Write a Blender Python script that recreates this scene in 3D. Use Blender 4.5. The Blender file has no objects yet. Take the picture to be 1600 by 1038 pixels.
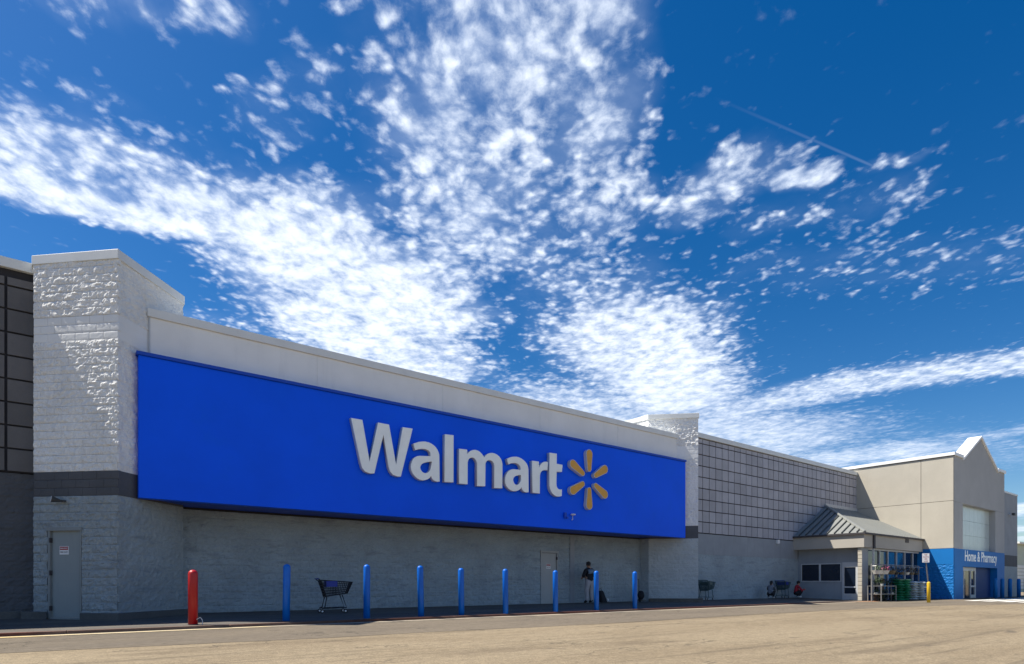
import bpy, math, random
import numpy as np
from mathutils import Vector, Matrix, noise

random.seed(7)
C = bpy.context.scene.collection
R = math.radians

# ------------------------------------------------------------------ camera, sky, sun, exposure
F_PX, HZ, CAM_H, TH = 960.0, 912.0, 0.87, R(52.2)
AX = (math.cos(TH), math.sin(TH)); RT = (math.sin(TH), -math.cos(TH))
SUN = Vector((0.50, -0.405, -1.0)).normalized()          # direction the light travels

cam_d = bpy.data.cameras.new('camera'); cam = bpy.data.objects.new('camera', cam_d); C.objects.link(cam)
cam.location = (0, 0, CAM_H); cam.rotation_euler = (R(90), 0, TH - R(90))
cam_d.sensor_width = 36; cam_d.lens = 36 * F_PX / 1600; cam_d.shift_y = (HZ - 519) / 1600
cam_d.clip_end = 3000
sc = bpy.context.scene; sc.camera = cam
sc.view_settings.view_transform = 'Standard'; sc.view_settings.look = 'None'
sc.view_settings.gamma = 1.0; sc.view_settings.use_curve_mapping = False
sc.view_settings.exposure = 1.2
sc.cycles.use_denoising = True
sc.cycles.max_bounces = 6

sun_d = bpy.data.lights.new('sun', 'SUN'); sun_d.energy = 3.6; sun_d.angle = R(0.5); sun_d.color = (1, .93, .82)
sun = bpy.data.objects.new('sun', sun_d); C.objects.link(sun)
sun.rotation_euler = (-SUN).to_track_quat('Z', 'Y').to_euler(); sun.location = (-20, 40, 60)

class NT:
    """small helper to write node graphs as expressions"""
    def __init__(s, tree): s.t = tree; s.n = tree.nodes; s.l = tree.links
    def put(s, sock, v):
        if hasattr(v, 'is_output'): s.l.new(v, sock)
        elif v is not None: sock.default_value = v
    def m(s, op, a, b=None, c=None, clamp=False):
        n = s.n.new('ShaderNodeMath'); n.operation = op; n.use_clamp = clamp
        for i, v in enumerate((a, b, c)): s.put(n.inputs[i], v)
        return n.outputs[0]
    def vm(s, op, a, b=None, scale=None):
        n = s.n.new('ShaderNodeVectorMath'); n.operation = op
        s.put(n.inputs[0], a); s.put(n.inputs[1], b)
        if scale is not None: s.put(n.inputs['Scale'], scale)
        return n.outputs['Value'] if op in ('DOT_PRODUCT', 'LENGTH', 'DISTANCE') else n.outputs[0]
    def sep(s, v):
        n = s.n.new('ShaderNodeSeparateXYZ'); s.put(n.inputs[0], v); return n.outputs
    def comb(s, x, y, z):
        n = s.n.new('ShaderNodeCombineXYZ')
        for i, v in enumerate((x, y, z)): s.put(n.inputs[i], v)
        return n.outputs[0]
    def noise(s, vec, scale, detail=4, rough=.55, dist=0, out=0, lac=2.0):
        n = s.n.new('ShaderNodeTexNoise'); s.put(n.inputs['Vector'], vec); s.put(n.inputs['Scale'], scale)
        n.inputs['Detail'].default_value = detail; n.inputs['Roughness'].default_value = rough
        n.inputs['Distortion'].default_value = dist; n.inputs['Lacunarity'].default_value = lac
        return n.outputs[out]
    def vor(s, vec, scale, feature='F1', smooth=.5, rnd=1):
        n = s.n.new('ShaderNodeTexVoronoi'); n.feature = feature; s.put(n.inputs['Vector'], vec); n.inputs['Scale'].default_value = scale
        if 'Smoothness' in n.inputs: n.inputs['Smoothness'].default_value = smooth
        n.inputs['Randomness'].default_value = rnd
        return n.outputs['Distance']
    def ss(s, v, lo, hi, a=0., b=1.):
        n = s.n.new('ShaderNodeMapRange'); n.interpolation_type = 'SMOOTHSTEP'
        for i, x in enumerate((v, lo, hi, a, b)): s.put(n.inputs[i], x)
        return n.outputs[0]
    def mix(s, f, a, b, bt='MIX'):
        n = s.n.new('ShaderNodeMix'); n.data_type = 'RGBA'; n.blend_type = bt
        s.put(n.inputs[0], f)
        for i, v in ((6, a), (7, b)): s.put(n.inputs[i], (*v, 1) if isinstance(v, tuple) and len(v) == 3 else v)
        return n.outputs[2]

world = bpy.data.worlds.new('World'); sc.world = world; world.use_nodes = True
w = NT(world.node_tree); w.n.clear()
sky = w.n.new('ShaderNodeTexSky'); sky.sky_type = 'NISHITA'; sky.sun_disc = False
sky.sun_elevation = math.asin(-SUN.z); sky.sun_rotation = math.atan2(-SUN.x, -SUN.y)
sky.air_density = 1.0; sky.dust_density = .6; sky.ozone_density = 3.0; sky.altitude = 200
hs = w.n.new('ShaderNodeHueSaturation'); hs.inputs['Saturation'].default_value = 1.43; hs.inputs['Value'].default_value = .43
hs.inputs['Hue'].default_value = .505
w.l.new(sky.outputs[0], hs.inputs['Color'])
skycol = hs.outputs[0]
tc = w.n.new('ShaderNodeTexCoord')
dx, dy, dz = w.sep(tc.outputs['Generated'])
inv = w.m('DIVIDE', 1.0, w.m('MAXIMUM', dz, .03))
qx = w.m('MULTIPLY', dx, inv); qy = w.m('MULTIPLY', dy, inv)
qr = w.m('ADD', w.m('MULTIPLY', qx, RT[0]), w.m('MULTIPLY', qy, RT[1]))
qf = w.m('ADD', w.m('MULTIPLY', qx, AX[0]), w.m('MULTIPLY', qy, AX[1]))
q = w.comb(qr, qf, 0.0)                                     # point on a flat cloud layer one unit up
def sky_q(px, py): return ((px - 800) / (HZ - py), F_PX / (HZ - py))
wob = w.vm('SUBTRACT', w.noise(q, 3.0, 4, .6, out=1), (.5, .5, .5))
qm = w.vm('ADD', q, w.vm('SCALE', wob, scale=.20))
# cloud banks: segments on the layer (from, to, reach, weight)
BANKS = [((-120, 195), (320, 320), .25, .92), ((-60, 265), (420, 385), .10, 1.2), ((300, 330), (560, 410), .20, 1.1), ((470, 390), (650, 490), .36, 1.22),
         ((540, 500), (640, 575), .42, 1.18), ((300, 500), (430, 520), .2, .6), ((700, 430), (770, 30), .28, .90), ((900, 10), (950, 330), .15, .85), ((830, 300), (960, 520), .34, .72),
         ((980, 520), (1060, 620), .42, 1.18), ((880, 650), (1180, 690), .9, .95), ((1150, 640), (1330, 600), .30, .95), ((1330, 600), (1750, 545), .30, 1.0), ((1160,700),(1500,720),1.2,.62),
         ((1080, 320), (1180, 260), .13, .80), ((1235, 285), (1275, 280), .06, 1.05), ((1180, 350), (1420, 300), .14, .58), ((1200, 430), (1640, 390), .25, .52), ((1370, 265), (1440, 245), .05, .8),
         ((110, 5), (350, 15), .085, .85), ((420, 200), (520, 120), .12, .55), ((150, 160), (330, 250), .12, .5)]
M = None
for a, b, rad, amp in BANKS:
    A = Vector((*sky_q(*a), 0)); D = Vector((*sky_q(*b), 0)) - A
    rel = w.vm('SUBTRACT', qm, tuple(A))
    t = w.m('MULTIPLY', w.vm('DOT_PRODUCT', rel, tuple(D)), 1 / D.dot(D), clamp=True)
    dist = w.vm('LENGTH', w.vm('SUBTRACT', rel, w.vm('SCALE', tuple(D), scale=t)))
    g = w.ss(dist, rad * 1.6, rad * .25, 0., amp)
    M = g if M is None else w.m('SMOOTH_MAX', M, g, .25)
far = w.ss(w.noise(q, .5, 3, .5), .40, .60, 0., 1.05)       # cover over the unseen sky, thickened to brighten the shaded walls
away = w.ss(w.vm('DISTANCE', q, (0.1, 2.2, 0)), 2.2, 4.0)
M = w.m('MAXIMUM', M, w.m('MULTIPLY', far, away))
st = w.vm('MULTIPLY', q, (1.0, .82, 1.0))
wq = w.vm('ADD', st, w.vm('SCALE', wob, scale=.10))
n1 = w.noise(wq, 14.0, 8, .66)
pf = w.vor(w.vm('ADD', wq, w.vm('SCALE', w.vm('SUBTRACT', w.noise(q, 14.0, 3, .6, out=1), (.5, .5, .5)), scale=.05)), 21.0, 'SMOOTH_F1', .5)
pf = w.m('ADD', w.m('MULTIPLY', pf, .6), w.m('MULTIPLY', w.vor(wq, 43.0, 'SMOOTH_F1', .5), .4))
n2 = w.noise(wq, 3.2, 3, .5)
den = w.m('ADD', M, w.m('MULTIPLY', w.m('SUBTRACT', n1, .5), w.m('MULTIPLY', w.ss(M, .6, 1.2, 1.9, 1.75), w.ss(qf, 2.4, 4.2, 1., .55))))
den = w.m('ADD', den, w.m('MULTIPLY', w.m('SUBTRACT', .42, pf), w.m('MULTIPLY', w.ss(M, .6, 1.2, 1.5, .55), w.ss(qf, 2.2, 4.0, 1., .25))))
den = w.m('ADD', den, w.m('MULTIPLY', w.m('SUBTRACT', n2, .5), .55))
alpha = w.m('MULTIPLY', w.ss(den, .36, 1.36), w.ss(M, .02, .40))
veil = w.m('MULTIPLY', w.ss(M, .35, 1.15), w.ss(w.noise(wq, 5.0, 5, .6), .3, .7, .04, .36))
alpha = w.m('ADD', alpha, w.m('MULTIPLY', veil, w.m('SUBTRACT', 1., alpha)))
ca = Vector((*sky_q(1115, 152), 0)); cd = Vector((*sky_q(1372, 263), 0)) - ca     # thin contrail
rel = w.vm('SUBTRACT', q, tuple(ca))
t = w.m('MULTIPLY', w.vm('DOT_PRODUCT', rel, tuple(cd)), 1 / cd.dot(cd), clamp=True)
dist = w.vm('LENGTH', w.vm('SUBTRACT', rel, w.vm('SCALE', tuple(cd), scale=t)))
alpha = w.m('MAXIMUM', alpha, w.m('MULTIPLY', w.ss(dist, .006, .0005), w.m('MULTIPLY', t, .13)))
alpha = w.m('MULTIPLY', w.m('MULTIPLY', alpha, .95), w.ss(dz, .01, .09))
shade = w.ss(w.m('ADD', den, w.m('MULTIPLY', w.noise(wq, 22, 3), .5)), .5, 1.9, .35, 1.0)
cloud = w.mix(shade, (1.6, 2.3, 3.7), (4.05, 4.3, 4.6))
bg = w.n.new('ShaderNodeBackground'); bg.inputs['Strength'].default_value = .12
w.l.new(w.mix(alpha, skycol, cloud), bg.inputs['Color'])
wo = w.n.new('ShaderNodeOutputWorld'); w.l.new(bg.outputs[0], wo.inputs[0])
world.cycles.sampling_method = 'MANUAL'; world.cycles.sample_map_resolution = 512

# ------------------------------------------------------------------ places from the photograph
def ray(px): k = (px - 800) / F_PX; return (AX[0] + k * RT[0], AX[1] + k * RT[1])
def onY(px, Y): v = ray(px); d = Y / v[1]; return d * v[0], F_PX / d          # X, pixels per metre
def onX(px, X): v = ray(px); d = X / v[0]; return d * v[1], F_PX / d
def zat(py, s): return CAM_H + (HZ - py) / s
def PY(px, py, Y): X, s = onY(px, Y); return X, zat(py, s)
def PX(px, py, X): Y, s = onX(px, X); return Y, zat(py, s)
def gp(px, py, z): d = F_PX * (CAM_H - z) / (py - HZ); v = ray(px); return d * v[0], d * v[1]

# ------------------------------------------------------------------ materials
MATS = {}
def pm(name, col, rough=.8, var=.15, scale=2.0, bump=0., bscale=60., metal=0., spec=.4, fine=.0, stain_mottle=None, stain_mottle_amt=0., rnd=0., coat=0., bdetail=4, streak=False):
    """painted / mineral surface: colour with broad and fine variation, optional stain colour, bump"""
    m = bpy.data.materials.new(name); m.use_nodes = True; MATS[name] = m
    t = NT(m.node_tree); t.n.clear()
    p = t.n.new('ShaderNodeBsdfPrincipled'); o = t.n.new('ShaderNodeOutputMaterial'); t.l.new(p.outputs[0], o.inputs[0])
    g = t.n.new('ShaderNodeNewGeometry'); pos = g.outputs['Position']
    n = t.noise(pos, scale, 5, .6)
    val = t.ss(n, .25, .75, 1 - var, 1 + var)
    if fine: val = t.m('MULTIPLY', val, t.ss(t.noise(pos, bscale * .7, 3, .7), .2, .8, 1 - fine, 1 + fine))
    if rnd:
        oi = t.n.new('ShaderNodeObjectInfo'); val = t.m('MULTIPLY', val, t.ss(oi.outputs['Random'], 0., 1., 1 - rnd, 1 + rnd))
    c = t.vm('SCALE', tuple(col), scale=val)
    if stain_mottle:
        sp = t.vm('MULTIPLY', pos, (.55, .55, 2.4) if streak == 'h' else (1.6, 1.6, .22)) if streak else pos  # 'h': dark sideways mottles put the block relief's shading into the colour
        c = t.mix(t.m('MULTIPLY', t.ss(t.noise(sp, 1.3 if not streak else 2.2, 6, .65, .4), .52, .72), stain_mottle_amt), c, stain_mottle)
    t.l.new(c, p.inputs['Base Color']); p.inputs['Roughness'].default_value = rough; p.inputs['Metallic'].default_value = metal
    p.inputs['Specular IOR Level'].default_value = spec
    if coat: p.inputs['Coat Weight'].default_value = coat
    if bump:
        b = t.n.new('ShaderNodeBump'); b.inputs['Strength'].default_value = 1; b.inputs['Distance'].default_value = bump
        t.l.new(t.noise(pos, bscale, bdetail, .6), b.inputs['Height']); t.l.new(b.outputs[0], p.inputs['Normal'])
    return m
pm('white_block', (.77, .775, .76), .95, .07, 1.2, .022, 26, fine=.05, spec=.1, stain_mottle=(.60, .61, .61), stain_mottle_amt=.3, streak=True)
pm('white_wall', (.79, .80, .79), .7, .05, .8, .002, 60, stain_mottle=(.64, .66, .67), stain_mottle_amt=.3, streak=True)
pm('grey_block', (.29, .335, .355), .8, .10, 1.0, .022, 26, fine=.07, stain_mottle=(.19, .225, .25), stain_mottle_amt=.7, streak='h')
pm('under_block', (.30, .355, .39), .8, .12, .9, .022, 26, fine=.08, stain_mottle=(.17, .20, .225), stain_mottle_amt=.6, streak='h')
pm('pale_block', (.42, .46, .475), .85, .08, 1.0, .022, 26, fine=.06, stain_mottle=(.33, .365, .385), stain_mottle_amt=.5, streak='h')
pm('band_block', (.085, .09, .10), .8, .12, 1.5, .004, 30, fine=.06)
pm('smooth_grey', (.28, .305, .335), .8, .08, 1.0, .003, 40, fine=.05, stain_mottle=(.2, .21, .22), stain_mottle_amt=.4, streak=True)
pm('tile_face', (.37, .37, .41), .55, .08, 1.2, .0015, 50, fine=.05, rnd=.09, stain_mottle=(.30, .32, .35), stain_mottle_amt=.5, streak=True)
pm('tile_dark', (.12, .115, .115), .6, .10, 1.2, .002, 50, fine=.05, rnd=.12)
pm('joint', (.028, .028, .034), .9, .1)
pm('coping', (.70, .72, .71), .45, .05, 1.5, metal=.0, spec=.5)
pm('coping_white', (.80, .80, .79), .4, .03, 1.5)
pm('sign_blue', (.0003, .105, .93), .5, .07, .35, .004, .9, spec=.15, stain_mottle=(.0005, .115, .88), stain_mottle_amt=.4)
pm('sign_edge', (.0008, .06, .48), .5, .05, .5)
pm('letter_face', (.90, .93, .93), .35, .04, 2.0, spec=.5)
pm('letter_side', (.55, .56, .57), .4, .05, 3)
pm('petal_face', (.66, .33, .03), .4, .06, 6, spec=.5)
pm('beige_panel', (.43, .40, .335), .8, .05, .7, .002, 50, fine=.04, stain_mottle=(.37, .345, .29), stain_mottle_amt=.3, streak=True)
pm('beige_fascia', (.40, .375, .33), .8, .05, .8, .002, 50, fine=.03)
pm('entrance_front', (.37, .375, .375), .8, .05, .7, .002, 50, fine=.04)
pm('entrance_blue', (.002, .145, .44), .6, .05, .7, .002, 50, spec=.3)
pm('entrance_blue_block', (.002, .145, .44), .6, .08, 1.0, .01, 26, spec=.3, fine=.08)
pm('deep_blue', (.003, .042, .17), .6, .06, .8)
pm('roof_metal', (.24, .25, .235), .38, .05, .8, metal=.0, spec=.6, stain_mottle=(.21, .215, .20), stain_mottle_amt=.3)
pm('seam_dark', (.09, .095, .09), .5, .08)  # darker than the roof; also stands in for the thin shadow beside each seam
pm('trim_dark', (.05, .045, .05), .6, .1)
pm('frame_pale', (.48, .50, .52), .4, .05, 3, spec=.5)
pm('door_grey', (.25, .285, .29), .5, .04, 1.5, .0006, 30, stain_mottle=(.21, .245, .255), stain_mottle_amt=.5, streak=True)
pm('door_frame', (.22, .245, .25), .5, .05)
pm('door_pale', (.36, .375, .38), .5, .04, 1.5, stain_mottle=(.3, .32, .33), stain_mottle_amt=.4, streak=True)
pm('glass_dark', (.008, .014, .03), .06, .2, 1.0, spec=.7)
pm('glass_blue', (.010, .05, .13), .08, .2, 1.2, spec=.7)
pm('panel_glass', (.50, .57, .55), .25, .05, 1.2, spec=.6, stain_mottle=(.42, .49, .48), stain_mottle_amt=.4)
pm('notice_white', (.75, .76, .77), .5, .03)
pm('notice_red', (.33, .012, .02), .5, .05)
pm('ink', (.02, .02, .025), .6, .05)
pm('bollard_blue', (.0008, .125, .58), .42, .07, 3.0, .0008, 20, spec=.35, stain_mottle=(.004, .15, .52), stain_mottle_amt=.35)
pm('bollard_red', (.42, .006, .008), .42, .08, 3.0, .0008, 20, spec=.5, stain_mottle=(.30, .03, .02), stain_mottle_amt=.4)
pm('bollard_yellow', (.72, .47, .03), .4, .08, 3, spec=.4, stain_mottle=(.5, .36, .08), stain_mottle_amt=.4)
pm('pole_metal', (.16, .16, .17), .45, .1, metal=.6)
pm('concrete_dark', (.10, .10, .097), .9, .14, 1.1, .004, 40, fine=.12, stain_mottle=(.06, .06, .06), stain_mottle_amt=.6)
pm('lamp_body', (.05, .055, .06), .45, .1)
pm('lamp_glass', (.7, .72, .75), .15, .02, spec=.8)
pm('wire_white', (.7, .7, .7), .5, .03)
pm('cart_black', (.018, .02, .024), .45, .1, spec=.4)
pm('cart_teal', (.035, .075, .085), .45, .1, spec=.4)
pm('cart_blue', (.008, .03, .26), .4, .05)
pm('rubber', (.02, .02, .022), .7, .1)
pm('cloth_black', (.012, .013, .018), .85, .2, 8, .003, 90)
pm('cloth_steel', (.13, .19, .26), .85, .15, 8, .003, 90)
pm('cloth_grey', (.36, .35, .37), .85, .12, 7, .004, 60)
pm('cloth_red', (.36, .022, .04), .85, .15, 8, .003, 90)
pm('cloth_plaid', (.15, .16, .19), .85, .55, 14, .003, 90)
pm('skin', (.38, .22, .15), .55, .06, 8)
pm('hair', (.012, .010, .010), .6, .2, 20)
pm('shoe_white', (.70, .70, .70), .6, .05)
pm('rack_metal', (.24, .24, .235), .4, .08, 4, metal=.3)
pm('pot_white', (.62, .61, .56), .5, .06, 5)
pm('pot_dark', (.03, .035, .035), .6, .1)
pm('leaf', (.045, .075, .035), .6, .35, 14)
pm('leaf_dry', (.13, .10, .06), .7, .4, 14)
pm('petal_pink', (.55, .10, .22), .6, .3, 20)
pm('bag_green', (.016, .19, .085), .4, .18, 7, .004, 30, rnd=.2)
pm('bag_pale', (.48, .54, .55), .4, .1, 7, .004, 30, rnd=.15)
pm('far_white', (.66, .68, .66), .8, .05)
pm('far_green', (.45, .50, .42), .8, .05)
pm('paint_white', (.70, .69, .64), .75, .15, 4, stain_mottle=(.3, .27, .22), stain_mottle_amt=.6)

def ground_mat(name, col, col2, grain, coarse, crack=0., rough=.9, tint=None):
    m = bpy.data.materials.new(name); m.use_nodes = True; MATS[name] = m
    t = NT(m.node_tree); t.n.clear()
    p = t.n.new('ShaderNodeBsdfPrincipled'); o = t.n.new('ShaderNodeOutputMaterial'); t.l.new(p.outputs[0], o.inputs[0])
    pos = t.n.new('ShaderNodeNewGeometry').outputs['Position']
    big = t.noise(t.vm('MULTIPLY', pos, (.35, 1, 1)), .55, 6, .62, .6)
    c = t.mix(t.ss(big, .38, .66), col, col2)
    if tint: c = t.mix(t.m('MULTIPLY', t.ss(t.noise(t.vm('MULTIPLY', pos, (.12, .7, 1)), 1.1, 4, .6, .5), .55, .70), .75), c, tint)
    sp = t.noise(pos, coarse, 3, .8)
    c = t.vm('SCALE', c, scale=t.ss(sp, .25, .75, 1 - grain, 1 + grain))
    mid = t.noise(pos, 6.0, 5, .7); c = t.vm('SCALE', c, scale=t.ss(mid, .25, .75, .84, 1.16))
    if crack:
        cp = t.vm('ADD', t.vm('MULTIPLY', pos, (.22, .55, .5)), t.vm('SCALE', t.noise(pos, 1.4, 5, .6, out=1), scale=.55))
        e = t.vor(cp, 1.0, 'DISTANCE_TO_EDGE')
        cr = t.m('MULTIPLY', t.ss(e, .010, .003), t.ss(t.noise(pos, .5, 2), .47, .56))
        c = t.mix(t.m('MULTIPLY', cr, crack), c, (.03, .028, .025))
        oil = t.ss(t.noise(t.vm('MULTIPLY', pos, (.6, 1, 1)), 1.7, 4, .5, .3), .66, .74)
        c = t.mix(t.m('MULTIPLY', oil, .6), c, (.05, .045, .04))
        tyre = t.m('MULTIPLY', t.ss(t.noise(t.vm('MULTIPLY', pos, (.05, 1.6, 1)), 1.6, 3, .6, .8), .56, .68), .38)
        c = t.mix(tyre, c, (.075, .062, .045))
        chip = t.ss(t.vor(pos, 9.0), .10, .04); c = t.mix(t.m('MULTIPLY', chip, .55), c, (.36, .31, .23))
    t.l.new(c, p.inputs['Base Color']); p.inputs['Roughness'].default_value = rough; p.inputs['Specular IOR Level'].default_value = .25
    b = t.n.new('ShaderNodeBump'); b.inputs['Distance'].default_value = .012; b.inputs['Strength'].default_value = .8
    t.l.new(t.m('ADD', sp, t.m('MULTIPLY', mid, .6)), b.inputs['Height']); t.l.new(b.outputs[0], p.inputs['Normal'])
    return m
ground_mat('chipseal', (.25, .202, .132), (.212, .168, .108), .42, 42, .6, tint=(.15, .118, .078))
ground_mat('asphalt', (.165, .138, .102), (.14, .118, .09), .20, 90, .7, tint=(.115, .10, .082))
ground_mat('concrete', (.135, .122, .106), (.095, .086, .076), .10, 60, 0)
ground_mat('kerb_paint', (.14, .055, .04), (.17, .12, .095), .15, 50, 0, tint=(.09, .04, .03))
ground_mat('line_paint', (.66, .50, .22), (.60, .50, .32), .15, 40, 0, tint=(.48, .24, .08))
ground_mat('gutter_concrete', (.36, .31, .235), (.31, .27, .21), .12, 50, .5)
ground_mat('ramp_paint', (.30, .20, .13), (.33, .16, .09), .15, 50, 0)

# ------------------------------------------------------------------ mesh helpers
WOFF = {}
class MB:
    def __init__(s): s.v = []; s.f = []
    def add(s, vs, fs):
        o = len(s.v); s.v += [tuple(x) for x in vs]; s.f += [tuple(i + o for i in f) for f in fs]; return s
    def box(s, a, b):
        (x0, y0, z0), (x1, y1, z1) = a, b
        x0, x1 = min(x0, x1), max(x0, x1); y0, y1 = min(y0, y1), max(y0, y1); z0, z1 = min(z0, z1), max(z0, z1)
        return s.add([(x0, y0, z0), (x1, y0, z0), (x1, y1, z0), (x0, y1, z0), (x0, y0, z1), (x1, y0, z1), (x1, y1, z1), (x0, y1, z1)],
                     [(0, 3, 2, 1), (4, 5, 6, 7), (0, 1, 5, 4), (1, 2, 6, 5), (2, 3, 7, 6), (3, 0, 4, 7)])
    def prism(s, poly, z0, z1):
        n = len(poly); ar = sum(poly[i][0] * poly[(i + 1) % n][1] - poly[(i + 1) % n][0] * poly[i][1] for i in range(n))
        if ar < 0: poly = poly[::-1]
        z0s = z0 if isinstance(z0, (list, tuple)) else [z0] * n; z1s = z1 if isinstance(z1, (list, tuple)) else [z1] * n
        vs = [(p[0], p[1], z) for p, z in zip(poly, z0s)] + [(p[0], p[1], z) for p, z in zip(poly, z1s)]
        return s.add(vs, [tuple(range(n))[::-1], tuple(range(n, 2 * n))] + [(i, (i + 1) % n, n + (i + 1) % n, n + i) for i in range(n)])
    def xprism(s, poly, y0, y1):
        """polygon in X,Z pushed from y0 (front) to y1"""
        n = len(poly); ar = sum(poly[i][0] * poly[(i + 1) % n][1] - poly[(i + 1) % n][0] * poly[i][1] for i in range(n))
        if ar < 0: poly = poly[::-1]
        vs = [(p[0], y0, p[1]) for p in poly] + [(p[0], y1, p[1]) for p in poly]
        return s.add(vs, [tuple(range(n)), tuple(range(n, 2 * n))[::-1]] + [((i + 1) % n, i, n + i, n + (i + 1) % n) for i in range(n)])
    def tube(s, pts, r, n=6, caps=True):
        pts = [Vector(p) for p in pts]; k = len(pts); rs = r if isinstance(r, (list, tuple)) else [r] * k; vs = []
        for i, p in enumerate(pts):
            d = (pts[min(i + 1, k - 1)] - pts[max(i - 1, 0)]).normalized()
            u = d.orthogonal().normalized() if abs(d.z) > .99 else d.cross(Vector((0, 0, 1))).normalized(); q = d.cross(u)
            vs += [p + (u * math.cos(a) + q * math.sin(a)) * rs[i] for a in (2 * math.pi * j / n for j in range(n))]
        fs = [(i * n + j, i * n + (j + 1) % n, (i + 1) * n + (j + 1) % n, (i + 1) * n + j) for i in range(k - 1) for j in range(n)]
        if caps: fs += [tuple(range(n))[::-1], tuple((k - 1) * n + j for j in range(n))]
        return s.add(vs, fs)
    def lathe(s, prof, n=16, c=(0, 0, 0)):
        vs = []
        for r, z in prof: vs += [(c[0] + r * math.cos(2 * math.pi * j / n), c[1] + r * math.sin(2 * math.pi * j / n), c[2] + z) for j in range(n)]
        k = len(prof)
        fs = [(i * n + j, i * n + (j + 1) % n, (i + 1) * n + (j + 1) % n, (i + 1) * n + j) for i in range(k - 1) for j in range(n)]
        fs += [tuple(range(n))[::-1], tuple((k - 1) * n + j for j in range(n))]
        return s.add(vs, fs)
    def ball(s, c, r, nu=10, nv=7):
        rx, ry, rz = r if isinstance(r, (list, tuple)) else (r, r, r)
        pr = [(math.sin(math.pi * (i + .02) / (nv + .04)), -math.cos(math.pi * (i + .02) / (nv + .04))) for i in range(nv + 1)]
        o = len(s.v); s.lathe(pr, nu)
        s.v[o:] = [(c[0] + x * rx, c[1] + y * ry, c[2] + z * rz) for x, y, z in s.v[o:]]; return s
    def xf(s, M): s.v = [tuple(M @ Vector(p)) for p in s.v]; return s
    def mesh(s, name, mat):
        me = bpy.data.meshes.new(name); me.from_pydata(s.v, [], s.f); me.update()
        for m in (mat if isinstance(mat, (list, tuple)) else [mat]): me.materials.append(MATS[m] if isinstance(m, str) else m)
        return me
    def build(s, name, mat, parent=None, smooth=False, bevel=0., local=False):
        me = s.mesh(name, mat); return link(name, me, parent, smooth, bevel, local)
def link(name, me, parent=None, smooth=False, bevel=0., local=False, loc=None):
    o = bpy.data.objects.new(name, me); C.objects.link(o)
    if smooth: me.polygons.foreach_set('use_smooth', [True] * len(me.polygons))
    W = Vector((0, 0, 0)) if loc is None else Vector(loc)
    if parent:
        o.parent = parent
        if not local: o.location = W - WOFF.get(parent.name, Vector((0, 0, 0)))
    else: o.location = W
    WOFF[o.name] = W
    if bevel:
        b = o.modifiers.new('bevel', 'BEVEL'); b.width = bevel; b.segments = 2; b.limit_method = 'ANGLE'; b.angle_limit = R(40)
    return o
def empty(name, loc, rz=0., label=None, cat=None, group=None):
    o = bpy.data.objects.new(name, None); C.objects.link(o); o.location = loc; o.rotation_euler = (0, 0, rz); o.empty_display_size = .2
    WOFF[o.name] = Vector(loc); tag(o, label, cat, group); return o
def tag(o, label=None, cat=None, group=None, kind=None):
    if label: o['label'] = label
    if cat: o['category'] = cat
    if group: o['group'] = group
    if kind: o['kind'] = kind
    return o
def copy_tree(o, parent=None):
    c = o.copy(); C.objects.link(c); c.parent = parent
    for ch in list(o.children): copy_tree(ch, c)
    return c
def fbm(p, s):
    q = Vector(p) * s; return noise.noise(q) + .55 * noise.noise(q * 2.1 + Vector((5, 3, 1))) + .35 * noise.noise(q * 4.3)
def facing(mb, O, u, L, z0, z1, amp, holes=(), joint=.012, step=.05, course=.2033):
    """split-face block wall: a displaced sheet with recessed joints; u = along, outward = u turned clockwise"""
    ux, uy = u; nx_, ny_ = uy, -ux
    nc = max(1, round((z1 - z0) / course)); rows = nc * 5; cols = max(2, round(L / step))
    vs = []; idx = {}
    for j in range(rows + 1):
        z = z0 + (z1 - z0) * j / rows
        for i in range(cols + 1):
            x = L * i / cols
            wx, wy = O[0] + ux * x, O[1] + uy * x
            d = amp * 1.5 * fbm((wx, wy, z), 8.0)
            cr = j // 5; off = 4 if cr % 2 else 0
            if j % 5 == 0: d = d * .6 - joint * .6
            elif (i + off) % 8 == 0: d = d * .7 - joint * .3
            vs.append((wx + nx_ * d, wy + ny_ * d, z))
    fs = []
    for j in range(rows):
        zc = z0 + (z1 - z0) * (j + .5) / rows
        for i in range(cols):
            xc = L * (i + .5) / cols
            if any(a < xc < b and c < zc < d for a, b, c, d in holes): continue
            k = j * (cols + 1) + i; fs.append((k, k + 1, k + cols + 2, k + cols + 1))
    return mb.add(vs, fs)
def text_mesh(s, size, depth=.0, bold=0.):
    cu = bpy.data.curves.new('lettering', 'FONT'); cu.body = s; cu.size = size; cu.extrude = depth; cu.offset = bold
    cu.align_x = 'CENTER'; cu.align_y = 'CENTER'; cu.resolution_u = 4
    o = bpy.data.objects.new('lettering', cu); C.objects.link(o)
    dg = bpy.context.evaluated_depsgraph_get(); me = bpy.data.meshes.new_from_object(o.evaluated_get(dg)); bpy.data.objects.remove(o)
    return me

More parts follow.
